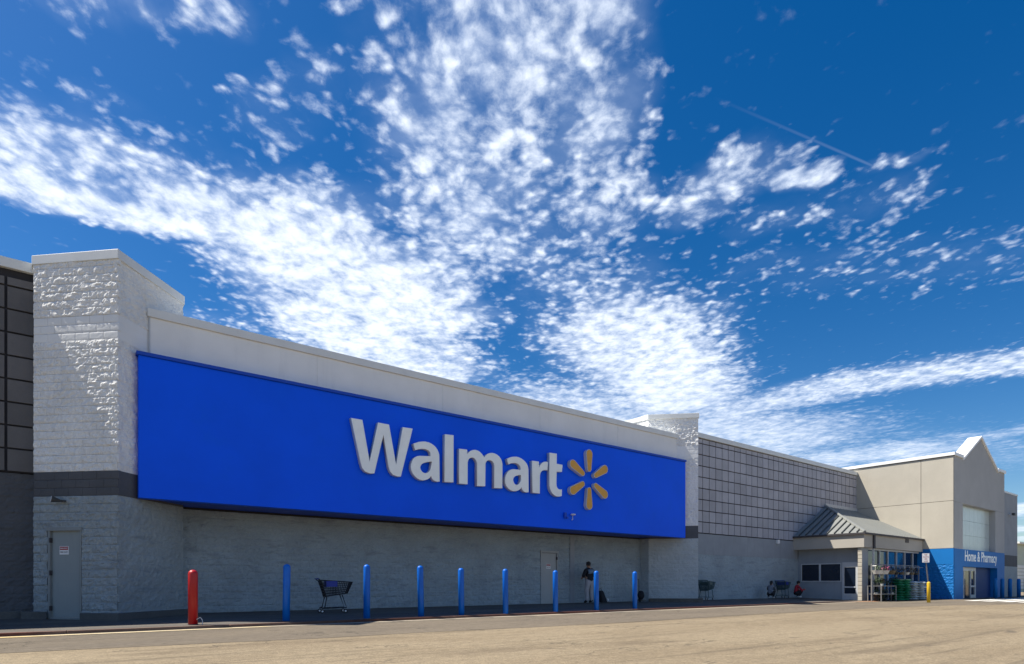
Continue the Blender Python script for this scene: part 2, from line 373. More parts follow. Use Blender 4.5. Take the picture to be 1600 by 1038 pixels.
# ------------------------------------------------------------------ ground
ZR = -.15                                   # road level; the store floor is 0
YK = 15.2                                  # outer edge of the kerb
def zs(Y): return -.08 * max(0, min(1, (19.7 - Y) / (19.7 - YK)))
def gz(Y): return zs(Y)
def sheet(name, mat, quads, z, kind='structure'):
    mb = MB()
    for qd in quads: mb.add([(x, y, z) for x, y in qd], [tuple(range(len(qd)))])
    return tag(mb.build(name, mat), kind=kind)
sheet('parking_lot', 'chipseal', [[(-900, -900), (900, -900), (900, 900), (-900, 900)]], ZR)
seam = [(-60, 11.9), (-4, 11.75), (0, 11.62), (2, 11.45), (4.2, 11.2), (6.5, 11.22), (9, 11.0), (12.7, 10.85), (16, 11.0), (19.6, 11.1), (24, 10.95), (29.3, 10.75), (33, 10.3), (36, 9.2), (40, 8.2), (70, 6.5)]
sheet('road', 'asphalt', [seam + [(70, 26), (46.4, 26), (46.4, 13.8), (37.3, 15.2), (33, YK), (-60, YK)]], ZR + .004)
KX = 33.2
mb = MB(); xs = [-30 + 3.05 * i for i in range(21)] + [KX]
pv = [(-30, YK + .15), (KX, YK + .15), (36.6, YK + .15), (38.4, YK + .5), (38.4, 20.3), (-30, 20.3)]
vs = [(-30, YK + .15, zs(YK)), (KX, YK + .15, zs(YK)), (36.2, YK + .15, ZR + .01), (38.4, YK + .3, ZR + .012), (38.4, 20.3, 0.0), (-30, 20.3, 0.0), (KX, 20.3, 0.0)]
mb.add(vs, [(0, 1, 6, 5), (1, 2, 6), (2, 3, 4, 6)])
sidewalk = tag(mb.build('sidewalk', 'concrete'), kind='structure')
kerb = MB()
for a, b in zip(xs[:-1], xs[1:]): kerb.box((a + .006, YK, ZR - .1), (b - .006, YK + .148, zs(YK) + .003))
kerb.add([(KX, YK, ZR), (KX, YK, zs(YK)), (KX, YK + .15, zs(YK)), (36.2, YK, ZR + .006), (36.2, YK + .15, ZR + .006)], [(0, 3, 1), (1, 3, 4, 2)])
tag(kerb.build('kerb', 'kerb_paint', bevel=.012), kind='structure')
sheet('gutter_pan', 'gutter_concrete', [[(-30, YK - .42), (KX + 2, YK - .42), (KX + 2, YK - .003), (-30, YK - .003)]], ZR + .009)
sheet('road_marking', 'line_paint', [[(-30, YK - .40), (4.4, YK - .40), (4.2, YK - .2), (-30, YK - .2)]], ZR + .014)
sheet('ramp', 'ramp_paint', [[(34.2, YK + .05), (36.8, YK - .6), (39.6, YK - .3), (37.4, YK + .32), (36.2, YK + .1)]], ZR + .016)
sheet('crosswalk', 'paint_white', [[(43.2 - .55 * i, 12.3 - .95 * i), (58 - .55 * i, 12.3 - .95 * i), (58 - .55 * i, 11.75 - .95 * i), (43.2 - .55 * i, 11.75 - .95 * i)] for i in range(6)], ZR + .010)

# ------------------------------------------------------------------ the store building
YW = 20.1                                   # wall under the sign
YT = 19.7                                   # tiled walls
B1 = (1.604, 17.924); A1 = (-.035, 19.563); C1 = (B1[0] + 1.74, B1[1] + 1.74)
B2 = (25.28, 17.924); C2 = (B2[0] - 1.66, B2[1] + 1.66); A2 = (B2[0] + 1.64, B2[1] + 1.64)
ZT = 9.10                                   # tower top
DG = 2 ** -.5
store = empty('store_building', (12.8, 20.1, 0), 0, 'long low store with white corner towers, tiled walls and a gabled entrance', 'building')
part = lambda mb, name, mat, parent=store, **k: mb.build(name, mat, parent, **k)

# shell behind the faces
mb = MB(); mb.box((-9, 20.35, -.3), (46.6, 55, 7.5)); mb.box((-9, 20.06, -.3), (-.2, 20.5, 8.7)); mb.box((26.0, YT + .06, -.3), (46.55, 20.5, 8.6))
mb.box((3.0, YW + .06, -.3), (24, 20.5, 7.5))
part(mb, 'inner_wall', 'joint')
# wall under the sign
DX0, DX1 = onY(844.5, YW)[0], onY(871.5, YW)[0]; DZ1 = zat(861, onY(858, YW)[1])
mb = facing(MB(), (C1[0] - .02, YW), (1, 0), C2[0] + .3 - C1[0], -.02, 3.05, .022, joint=.022, holes=[(DX0 - C1[0] + .03, DX1 - C1[0] + .0, -.1, DZ1 - .02)])
tag(part(mb, 'block_facing', 'under_block', smooth=False), kind='stuff')
mb = MB()
for px in (893.5,): x = onY(px, YW)[0]; mb.box((x - .13, YW - .035, -.02), (x + .13, YW + .05, 3.0))
part(mb, 'pilaster', 'smooth_grey')
def door(name, M, W_, H_, leafmat, framemat, hinge_left=True, notice_x=.0, notice_z=1.7, W2=0.):
    """hollow metal door in local x (along), -y outward"""
    fr = MB(); t = .055
    fr.box((0, -.03, 0), (t, .12, H_)); fr.box((W_ - t, -.03, 0), (W_, .12, H_)); fr.box((-.02, -.05, H_ - .085), (W_ + .02, .12, H_))
    fr.box((0, -.02, -.03), (W_, .12, .02))
    d = MB().box((t + .006, .035, .024), (W_ - t - .006, .08, H_ - .097)).xf(M).build('door', leafmat, store)
    fr.xf(M).build('door_frame', framemat, d)
    for z in (.25, H_ / 2, H_ - .32):
        x = t - .012 if hinge_left else W_ - t - .016
        MB().box((x, -.042, z - .06), (x + .03, .03, z + .06)).xf(M).build('hinge', 'trim_dark', d)
    x = notice_x; nz = notice_z
    MB().box((x - .125, .024, nz - .105), (x + .125, .0345, nz + .105)).xf(M).build('notice', 'notice_white', d)
    MB().box((x - .113, .020, nz + .01), (x + .113, .0238, nz + .092)).xf(M).build('notice_band', 'notice_red', d)
    for s, z, sz, c, y in (('EMERGENCY', nz + .05, .042, 'notice_white', .018), ('FIRE EXIT', nz - .048, .05, 'ink', .0225)):
        me = text_mesh(s, sz, .0006, .0008); me.materials.clear(); me.materials.append(MATS[c])
        me.transform(M @ Matrix.Translation((x, y, z)) @ Matrix.Rotation(R(90), 4, 'X')); link('notice_text', me, d)
    return d
Md = Matrix.Translation((DX0, YW - .0, -.0))
d2 = door('door', Md, DX1 - DX0, DZ1, 'door_pale', 'door_pale', False, (onY(857.5, YW)[0] - DX0), zat(885, onY(857, YW)[1]))
d2['label'] = 'pale fire exit door under the blue sign'

# ---- left corner tower: single blocks on its lit face
tower = part(MB().prism([(A1[0] + .05, A1[1] + .05), (B1[0], B1[1] + .075), (C1[0] - .05, C1[1] + .05), (C1[0] - .05, 23), (A1[0] + .05, 23)], -.3, ZT - .2), 'tower', 'white_wall')
tower['label'] = 'white split-face corner tower with a grey fire exit door'
FL = 2.318; CH = .2033; NB = 6; BL = FL / NB
DS0, DS1, DTOP = .425, 1.345, 2.27
def block_mesh(amp, s0, z0, name, mats):
    mb = MB(); nx, nz = 10, 5; vs = []
    for j in range(nz + 1):
        for i in range(nx + 1):
            x = BL * i / nx; z = CH * j / nz
            q_ = ((s0 + x) * .85, 3.3, (z0 + z) * 1.15)
            d = amp * (fbm(q_, 8.5) + .5 * abs(noise.noise(Vector(q_) * 19))) + amp * .4
            if j in (0, nz): d = d * .75 - .006
            elif i in (0, nx): d = d * .9 - .002
            vs.append((min(max(x, .003), BL - .003), -d, min(max(z, .003), CH - .003)))
    fs = [(j * (nx + 1) + i, j * (nx + 1) + i + 1, (j + 1) * (nx + 1) + i + 1, (j + 1) * (nx + 1) + i) for j in range(nz) for i in range(nx)]
    o = len(vs); vs += [(.003, .07, .003), (BL - .003, .07, .003), (BL - .003, .07, CH - .003), (.003, .07, CH - .003)]
    a, b, c, d = 0, nx, nz * (nx + 1) + nx, nz * (nx + 1)
    fs += [tuple(range(nx, -1, -1)) + (o, o + 1), tuple(range(d, c + 1)) + (o + 2, o + 3), tuple(range(0, d + 1, nx + 1)) + (o + 3, o), tuple(range(c, b - 1, -(nx + 1))) + (o + 1, o + 2)]
    mb.add(vs, fs); return mb.mesh(name, mats)
def put_block(s, z, ln):
    if ln < .03: return
    am, mt = (.002, 'band_block') if 3.05 < z + .1 < 3.66 else (.002, 'white_wall') if 6.92 < z + .1 < 7.53 else (.025, 'white_block') if z > 3.6 else (.028, 'grey_block')
    o = bpy.data.objects.new('block', block_mesh(am, s, z, 'block', mt)); C.objects.link(o); o.parent = tower
    o.location = (A1[0] + s * DG, A1[1] - s * DG, z) ; o.rotation_euler = (0, 0, -R(45)); o.scale = (ln / BL, 1, 1)
def run(s0, s1, z, odd):
    s = s0 - (BL / 2 if odd else 0)
    while s < s1 - .01:
        a, b = max(s, s0), min(s + BL, s1)
        if b - a > .05: put_block(a, z, b - a)
        s += BL
r_ = 0; z = 0.0
while z < ZT - .28:
    if z < DTOP - .05: run(0, DS0, z, r_ % 2); run(DS1, FL + .03, z, r_ % 2)
    else: run(0, FL + .03, z, r_ % 2)
    z += CH; r_ += 1
mL = Matrix.Translation((A1[0], A1[1], 0)) @ Matrix.Rotation(-R(45), 4, 'Z')
MB().box((DS0 - .02, -.02, DTOP - .005), (DS1 + .02, .06, DTOP + .03)).xf(mL).build('lintel', 'grey_block', tower)
d1 = door('door', mL @ Matrix.Translation((DS0, -.0, 0)), DS1 - DS0, DTOP, 'door_grey', 'door_frame', True, .40, 1.70)
d1['label'] = 'grey metal fire exit door of the corner tower'
# other faces of the towers: block sheets
def tower_faces(tw, faces, zlow=-.02, low='grey_block'):
    up, lo = MB(), MB(); bd = MB(); sm = MB()
    for O, u, L in faces:
        facing(lo, O, u, L, zlow, 3.05, .014); facing(bd, O, u, L, 3.05, 3.66, .002, joint=.005); facing(up, O, u, L, 3.66, 6.91, .016)
        facing(sm, O, u, L, 6.91, 7.52, .002, joint=.005); facing(up, O, u, L, 7.52, ZT - .22, .020)
    for m_, mt in ((lo, low), (bd, 'band_block'), (up, 'white_block'), (sm, 'white_wall')): tag(m_.build('block_facing', mt, tw), kind='stuff')
tower_faces(tower, [(B1, (DG, DG), 1.74 / DG)])
tower_b = part(MB().prism([(A2[0] - .05, A2[1] + .05), (B2[0], B2[1] + .075), (C2[0] + .06, C2[1] + .03), (C2[0] + .06, 24.0), (A2[0] - .05, 24.0)], -.3, ZT - .2), 'tower', 'white_wall')
tower_b['label'] = 'white corner tower between the blue sign and the tiled wall'
tower_faces(tower_b, [(C2, (DG, -DG), 1.66 / DG), ((C2[0], 23.9), (0, -1), 23.9 - C2[1])], low='pale_block')
def ring(poly, out):
    c = (sum(p[0] for p in poly) / len(poly), sum(p[1] for p in poly) / len(poly))
    return [(p[0] + out * math.copysign(1, p[0] - c[0]) * .9, p[1] + out * (1.45 if abs(p[0] - c[0]) < .3 else .35 if p[1] < 20 else 1) * math.copysign(1, p[1] - c[1])) for p in poly]
p1 = [(A1[0] - .04, A1[1]), (B1[0], B1[1] - .06), (C1[0] + .04, C1[1]), (C1[0] + .04, 23.05), (A1[0] - .04, 23.05)]
p2 = [(C2[0] - .04, C2[1]), (B2[0], B2[1] - .06), (A2[0] + .04, A2[1]), (A2[0] + .04, 24.05), (C2[0] - .04, 24.05)]
part(MB().prism(p1, ZT - .23, ZT), 'coping', 'coping', tower, bevel=.01); part(MB().prism(p2, ZT - .23, ZT), 'coping', 'coping', tower_b, bevel=.01)
# footings
part(MB().prism([(A1[0] - .25, A1[1] - .12), (A1[0] + .25, A1[1] - .42), (A1[0] + .27, A1[1] + .1), (A1[0] - .25, A1[1] + .5)], -.2, .17), 'footing', 'concrete_dark', tower, bevel=.01)
q0 = (A1[0] + 1.43 * DG, A1[1] - 1.43 * DG)
part(MB().prism([(q0[0] - .12, q0[1] - .12), (B1[0], B1[1] - .2), (B1[0] + .15, B1[1] - .03), (C1[0] + .12, C1[1] - .1), (C1[0] - .1, C1[1] + .1), (B1[0], B1[1] + .1), (q0[0] + .1, q0[1] + .1)], -.2, .14), 'footing', 'concrete_dark', tower, bevel=.01)
part(MB().prism([(C2[0] - .1, C2[1] - .12), (B2[0], B2[1] - .22), (B2[0] + .75, B2[1] + .25), (B2[0] + .5, B2[1] + .6), (C2[0] + .2, C2[1] + .2)], -.2, .15), 'footing', 'concrete', tower_b, bevel=.015)

# ---- parapet above the sign
YP = 18.66; PX0 = onY(232, YP)[0]; PX1 = onY(1063.5, YP)[0]; ZP = zat(482.3, onY(232, YP)[1])
par = part(MB().box((PX0, YP, 3.3), (PX1, 20.4, ZP - .2)), 'parapet', 'white_wall')
mb = MB(); n_ = 5; pw = (PX1 - PX0) / n_
for i in range(n_): mb = MB().box((PX0 + i * pw + .004, YP - .012, 6.2), (PX0 + (i + 1) * pw - .004, YP + .02, ZP - .235)); part(mb, 'panel', 'white_wall', par)
part(MB().box((PX0 - .03, YP - .07, ZP - .22), (PX1 + .03, 20.45, ZP)), 'coping', 'coping', par, bevel=.008)
part(MB().box((PX0 + .0, YP - .04, 6.3), (PX0 + .035, YP - .013, ZP - .23)), 'corner_trim', 'frame_pale', par)

# ---- tiled walls
TP = .595; ZTB = 3.56
tile_me = MB().box((.025, -.04, .025), (TP - .025, .03, TP - .025)).mesh('tile', 'tile_face')
half_me = MB().box((.025, -.04, .025), (TP - .025, .03, .235)).mesh('tile', 'tile_face')
dark_me = MB().box((.03, -.05, .03), (TP - .03, .03, TP - .03)).mesh('tile', 'tile_dark')
dhalf_me = MB().box((.03, -.05, .03), (TP - .03, .03, .22)).mesh('tile', 'tile_dark')
wing = part(MB().box((26.3, YT, ZTB), (46.5, YT + .2, 8.62)), 'tiled_wall', 'joint')
for i in range(33):
    for j in range(9): link('tile', half_me if j == 8 else tile_me, wing, loc=(26.93 + i * TP, YT, ZTB + j * TP))
part(MB().box((26.3, YT - .12, 8.60), (46.48, YT + .4, 8.85)), 'coping', 'coping', wing, bevel=.01)
part(MB().box((26.3, YT - .02, 2.42), (38.2, YT + .2, ZTB - .03)), 'smooth_course', 'smooth_grey')
tag(part(facing(MB(), (26.4, YT - .012), (1, 0), 12.0, -.02, 2.42, .014), 'block_facing', 'under_block'), kind='stuff')
YL = 19.98
lw = part(MB().box((-9, YL, 3.68), (.6, YL + .2, 8.8)), 'tiled_wall', 'joint'); lw['label'] = 'dark tiled wall beside the corner tower'
for i in range(4):
    for j in range(9): link('tile', dhalf_me if j == 8 else dark_me, lw, loc=(-.585 - .595 * (i - 1) - .0, YL, 3.68 + j * TP * .98))
part(MB().box((-9, YL - .12, 8.78), (.3, YL + .4, 9.03)), 'coping', 'coping', lw, bevel=.01)
tag(part(facing(MB(), (-5, YL + .02), (1, 0), 5.6, -.02, 3.66, .014), 'block_facing', 'band_block'), kind='stuff')
part(MB().box((-6, YL - .28, -.2), (-.2, YL + .1, .18)), 'footing', 'concrete_dark', lw, bevel=.01)

# ---- side porch with hipped lean-to roof
XV, YV, XE, YF = 37.63, 15.5, 46.5, 13.77
EZ, FZ = 3.92, 2.97                         # eave and fascia bottom
XA, ZA = 41.86, 6.07                        # roof apex against the wall
porch = part(MB().box((XV, YV, FZ), (XE - .02, YT - .02, EZ - .12)), 'porch', 'beige_fascia'); porch['label'] = 'low side porch with a hipped metal roof'
ov = .07
e0, e1, e2 = (XV - ov, YT - .01, EZ - .1), (XV - ov, YV - ov, EZ - .1), (XE - .01, YV - ov, EZ - .1)
ap, ar = (XA, YT - .01, ZA), (XE - .01, YT - .01, ZA)
th = Vector((0, 0, -.06))
roof = MB(); tp = [Vector(p) for p in (e0, e1, e2, ar, ap)]; bt = [p + th for p in tp]
roof.add(tp + bt, [(0, 1, 4), (1, 2, 3, 4), (5, 9, 6), (6, 9, 8, 7), (0, 5, 6, 1), (1, 6, 7, 2)])
rf = part(roof, 'roof', 'roof_metal')
def seam_bar(a, b, nrm, w_=.045, h_=.08):
    a, b = Vector(a), Vector(b); d = (b - a).normalized(); s_ = d.cross(nrm).normalized() * w_ / 2; up = nrm * h_
    return MB().add([a - s_, a + s_, b + s_, b - s_, a - s_ + up, a + s_ + up, b + s_ + up, b - s_ + up], [(0, 3, 2, 1), (4, 5, 6, 7), (0, 1, 5, 4), (1, 2, 6, 5), (2, 3, 7, 6), (3, 0, 4, 7)])
E0, E1, E2, AR, AP = tp
nl = (E1 - E0).cross(AP - E0); nl = nl if nl.z > 0 else -nl; nl.normalize()
nf = (E2 - E1).cross(AP - E1); nf = nf if nf.z > 0 else -nf; nf.normalize()
k = 10
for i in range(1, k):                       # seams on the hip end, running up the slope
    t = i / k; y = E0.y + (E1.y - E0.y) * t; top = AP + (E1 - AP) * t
    part(seam_bar((E0.x, y, E0.z), top, nl), 'seam', 'seam_dark', rf)
for i in range(1, 20):
    x = E1.x + (E2.x - E1.x) * i / 20
    t = (x - E1.x) / (AP.x - E1.x); top = E1 + (AP - E1) * t if t < 1 else Vector((x, AP.y, AP.z))
    part(seam_bar((x, E1.y, E1.z), top, nf, .022, .02), 'seam', 'roof_metal', rf)
part(MB().tube([E1 + Vector((0, 0, .02)), AP + Vector((0, 0, .02))], .085, 6), 'ridge_cap', 'roof_metal', rf)
part(MB().box((XA - .1, YT - .1, ZA - .05), (XE, YT - .035, ZA + .16)), 'flashing', 'frame_pale', rf)
gut = MB(); gut.box((XV - ov - .045, YV - ov - .045, EZ - .21), (XV - ov + .02, YT - .04, EZ - .105)); gut.box((XV - ov + .021, YV - ov - .045, EZ - .21), (XE - .01, YV - ov + .02, EZ - .105))
part(gut, 'gutter', 'trim_dark', rf)
x_ = onY(1364.5, YV)[0]
part(MB().box((x_ - .09, YV - .1, FZ - .05), (x_ + .09, YV - .003, EZ - .22)), 'downpipe', 'trim_dark', porch)
part(MB().box((x_ - .03, YV - .04, -.1), (x_ + .05, YV + .05, FZ - .051)), 'downpipe', 'frame_pale', porch)
vx, vz = PY(1417, 845, YV); part(MB().box((vx - .26, YV - .03, vz - .13), (vx + .26, YV + .01, vz + .12)), 'vent', 'trim_dark', porch)
# corner column of split-face block, one block at a time
cx0, cx1 = XV + .10, 38.62
cy0, cy1 = onX(1346.8, cx0)[0], onX(1340.3, cx0)[0]
col = part(MB().box((cx0 + .03, cy0 + .03, -.2), (cx1, cy1, FZ)), 'column', 'smooth_grey', porch)
for j in range(14):
    z = -.13 + j * .2205; d = random.uniform(-.012, .014)
    part(MB().box((cx0 - d, cy0 - .005, z + .006), (cx0 + .05, cy1 + .01, z + .214)), 'block', 'beige_panel', porch, bevel=.02)
# recessed porch wall with two windows and a glazed door
xw = XV + .62
pw_ = part(MB().box((xw, 15.75, -.2), (xw + .2, YT - .02, FZ)), 'porch_wall', 'smooth_grey')
def yz(px, py): return PX(px, py, xw)
def window(pxa, pxb, za, zb, glass='glass_dark'):
    ya, yb = PX(pxa, 900, xw)[0], PX(pxb, 900, xw)[0]
    wn = part(MB().box((xw - .012, yb + .03, za + .04), (xw - .004, ya - .03, zb - .04)), 'window', glass)
    fr = MB(); t = .055
    for (y0, y1, z0, z1) in ((yb, yb + t, za, zb), (ya - t, ya, za, zb), (yb + t, ya - t, za, za + t), (yb + t, ya - t, zb - t, zb)): fr.box((xw - .045, y0, z0), (xw - .002, y1, z1))
    part(fr, 'window_frame', 'frame_pale', wn); return wn
window(1252, 1281.5, .98, 2.10); window(1281.5, 1315, .98, 2.10)
ya, yb = yz(1316.5, 900)[0], yz(1341, 900)[0]
dr = part(MB().box((xw - .02, yb + .1, .25), (xw - .006, ya - .12, 1.86)), 'door', 'glass_dark'); dr['label'] = 'pale framed glass door under the side porch'
fr = MB(); t = .12
for (y0, y1, z0, z1) in ((yb, yb + t, -.1, 2.14), (ya - t, ya, -.1, 2.14), (yb + t, ya - t, 1.84, 2.14), (yb + t, ya - t, -.1, .27)): fr.box((xw - .06, y0, z0), (xw - .003, y1, z1))
part(fr, 'door_frame', 'frame_pale', dr)
part(MB().box((xw - .09, yb + .12, .62), (xw - .045, ya - .12, .70)), 'push_bar', 'frame_pale', dr)
# shop window along the porch front
yg = YV + .32
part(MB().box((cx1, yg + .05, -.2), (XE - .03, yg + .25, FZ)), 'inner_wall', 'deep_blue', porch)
mx = [cx1 + .2] + [onY(p, yg)[0] for p in (1373, 1386, 1399.5, 1412.5, 1425, 1436.5)]
zt_ = 2.86
for i, (a, b) in enumerate(zip(mx[:-1], mx[1:])):
    wn = part(MB().box((a + .03, yg, .5), (b - .03, yg + .02, zt_ - .05)), 'window', 'panel_glass' if i < 0 else 'glass_blue' if i in (2, 3) else 'glass_dark', porch)
    part(MB().box((b - .04, yg - .07, -.1), (b + .04, yg - .002, zt_)), 'mullion', 'frame_pale', porch)
part(MB().box((cx1 + .1, yg - .08, zt_ + .001), (mx[-1] + .05, yg - .003, zt_ + .1)), 'window_head', 'frame_pale', porch)

# ---- gabled entrance block
YB_ = 24.0; XR = 57.4; ZB = 9.3
yj = PX(1439, 760, XE)[0]; zj = 6.2
ent = part(MB().box((XE + .06, YF + .6, -.3), (XR, YB_, ZB - .25)), 'entrance_block', 'joint'); ent['label'] = 'tall beige entrance block with a gable over a blue base'
for (y0, y1) in ((YF, yj), (yj, 19.9), (19.9, YB_)):
    for (z0, z1) in ((3.14, zj), (zj, ZB - .2)): part(MB().box((XE, y0 + .012, z0 + .012), (XE + .12, y1 - .012, z1 - .012)), 'panel', 'beige_panel', ent, bevel=.006)
part(MB().box((XE - .005, YF + .004, 2.12), (XE + .12, 17, 3.135)), 'base_band', 'entrance_blue', ent)
tag(part(facing(MB(), (XE - .0, 16.5), (0, -1), 16.5 - YF, -.2, 2.12, .018), 'block_facing', 'entrance_blue_block', ent), kind='stuff')
fx = lambda px: onY(px, YF)[0]
wx0, wx1, wz0, wz1 = 48.25, 55.2, 3.16, 6.14
ox0, ox1, oz1 = 48.3, 55.65, 1.99
gx0, gx1, gxa, gza = 48.2, 55.6, 51.8, 11.1
# front wall pieces around the big window, gable above
for a, b, c, d in ((XE + .122, wx0, 3.14, wz1), (wx1, XR, 3.14, wz1)): part(MB().box((a, YF, c), (b, YF + .55, d)), 'wall_panel', 'entrance_front', ent)
part(MB().xprism([(XE + .122, wz1 + .012), (XR, wz1 + .012), (XR, ZB - .2), (gx1, ZB - .2), (gxa, gza - .1), (gx0, ZB - .2), (XE + .122, ZB - .2)], YF, YF + .55), 'gable_wall', 'entrance_front', ent)
for a, b, c, d in ((XE + .122, ox0, -.25, oz1), (ox1, XR, -.25, oz1)): part(MB().box((a, YF, c), (b, YF + .55, d)), 'base_wall', 'entrance_blue', ent)
part(MB().box((XE + .122, YF - .006, oz1), (XR, YF + .55, 3.135)), 'base_band', 'entrance_blue', ent)
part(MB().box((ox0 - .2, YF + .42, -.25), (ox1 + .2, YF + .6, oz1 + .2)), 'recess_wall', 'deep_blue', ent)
# gable roof and copings
dep = .72
g = MB(); p = [(gx0 - .1, ZB - .19), (gxa, gza), (gx1 + .1, ZB - .19)]
for (a, b) in ((p[0], p[1]), (p[1], p[2])):
    g.add([(a[0], YF - .1, a[1]), (b[0], YF - .1, b[1]), (b[0], YF + dep, b[1]), (a[0], YF + dep, a[1]), (a[0], YF - .1, a[1] - .14), (b[0], YF - .1, b[1] - .14), (b[0], YF + dep, b[1] - .14), (a[0], YF + dep, a[1] - .14)],
          [(0, 1, 2, 3), (7, 6, 5, 4), (4, 5, 1, 0), (5, 6, 2, 1), (6, 7, 3, 2), (7, 4, 0, 3)])
part(g, 'gable_roof', 'coping_white', ent)
part(MB().xprism([(gx0 + .1, ZB - .3), (gx1 - .1, ZB - .3), (gxa, gza - .2)], YF + .56, YF + dep - .01), 'gable_back', 'entrance_front', ent)
for ca_, cb_ in (((XE - .08, YF - .09, ZB - .2), (XE + .5, YB_, ZB)), ((XE + .502, YF - .09, ZB - .2), (gx0 - .02, YF + .6, ZB - .001)), ((gx1 + .02, YF - .09, ZB - .2), (XR + .08, YF + .6, ZB))):
    part(MB().box(ca_, cb_), 'coping', 'coping_white', ent, bevel=.008)
for zz in (ZB - .24,): part(MB().box((XE - .03, YF - .03, zz), (XE + .14, YB_, zz + .038)), 'shadow_line', 'trim_dark', ent)
# big pale window of tall panes
nx_, nz_ = 8, 3
for i in range(nx_):
    for j in range(nz_):
        a, b = wx0 + (wx1 - wx0) * i / nx_, wx0 + (wx1 - wx0) * (i + 1) / nx_; c, d = wz0 + (wz1 - wz0) * j / nz_, wz0 + (wz1 - wz0) * (j + 1) / nz_
        part(MB().box((a + .006, YF + .36, c + .006), (b - .006, YF + .40, d - .006)), 'pane', 'panel_glass', ent)
part(MB().box((wx0 - .1, YF + .41, wz0 - .1), (wx1 + .1, YF + .5, wz1 + .1)), 'window_back', 'smooth_grey', ent)
# sliding doors
sx0, sx1 = 48.55, 52.0; yd = YF + .40
sd = part(MB().box((sx0 + .06, yd - .03, -.1), (sx1 - .06, yd - .012, 1.75)), 'sliding_door', 'glass_dark'); sd['label'] = 'glass sliding doors under the pharmacy lettering'
fr = MB()
for x, wd in ((sx0, .16), (sx0 + .95, .12), (sx1 - 1.1, .12), (sx1 - .16, .16)): fr.box((x, yd - .09, -.14), (x + wd, yd - .031, 1.98))
fr.box((sx0 + .16, yd - .088, 1.74), (sx1 - .16, yd - .032, 1.975)); fr.box((sx0 + .16, yd - .085, .62), (sx0 + .95, yd - .033, .74)); fr.box((sx1 - .98, yd - .085, .62), (sx1 - .16, yd - .033, .74)); fr.box((sx0 + .16, yd - .085, -.12), (sx0 + .95, yd - .033, .1)); fr.box((sx1 - .98, yd - .085, -.12), (sx1 - .16, yd - .033, .1))
part(fr, 'door_frame', 'frame_pale', sd)
for i in range(2): part(MB().box((sx0 + .35, yd - .06, .9 + .25 * i), (sx0 + .7, yd - .034, 1.08 + .25 * i)), 'notice', 'notice_white', sd)
# return wing beyond the entrance
YR = YF + .25
wg = part(MB().box((XR + .01, YR, 3.06), (61.9, 30, 7.82)), 'return_wing', 'smooth_grey')
part(MB().box((XR + .01, YR - .03, 7.82), (61.95, 30, 7.95)), 'coping', 'coping', wg)
part(MB().box((XR + .01, YR, 2.2), (61.9, 30, 3.055)), 'band', 'band_block', wg); part(MB().box((XR + .01, YR, -.3), (61.9, 30, 2.195)), 'base_wall', 'grey_block', wg)
part(MB().tube([(XR + .1, YR - .05, 3.2), (XR + .1, YR - .05, 6.1)], .04), 'conduit', 'trim_dark', wg)

# ------------------------------------------------------------------ signs
YS = 18.2
SX0, SX1 = onY(216.4, YS)[0], onY(1071, YS)[0]; SZ1 = zat(549, onY(216.4, YS)[1]); SZ0 = zat(777.6, onY(216.4, YS)[1])
sign = empty('fascia_sign', ((SX0 + SX1) / 2, YS, SZ0), 0, 'huge blue wall sign with white raised lettering and an orange spark', 'sign')
part(MB().box((SX0, YS, SZ0), (SX1, YS + .30, SZ1 - .09)), 'panel', 'sign_blue', sign, bevel=.006)
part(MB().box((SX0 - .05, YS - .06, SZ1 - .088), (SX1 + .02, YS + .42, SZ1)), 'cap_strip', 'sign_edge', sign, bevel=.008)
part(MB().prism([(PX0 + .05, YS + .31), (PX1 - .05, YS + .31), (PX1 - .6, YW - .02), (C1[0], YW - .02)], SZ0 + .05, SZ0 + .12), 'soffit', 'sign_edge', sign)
YLF = YS - .16
def Z1(x, y): return PY(540 + x / 8.65, 640 + y / 8.65, YLF)
def Z2(x, y): return PY(680 + x / 9.433, 660 + y / 9.433, YLF)
def Z3(x, y): return PY(780 + x / 10.38, 690 + y / 10.38, YLF)
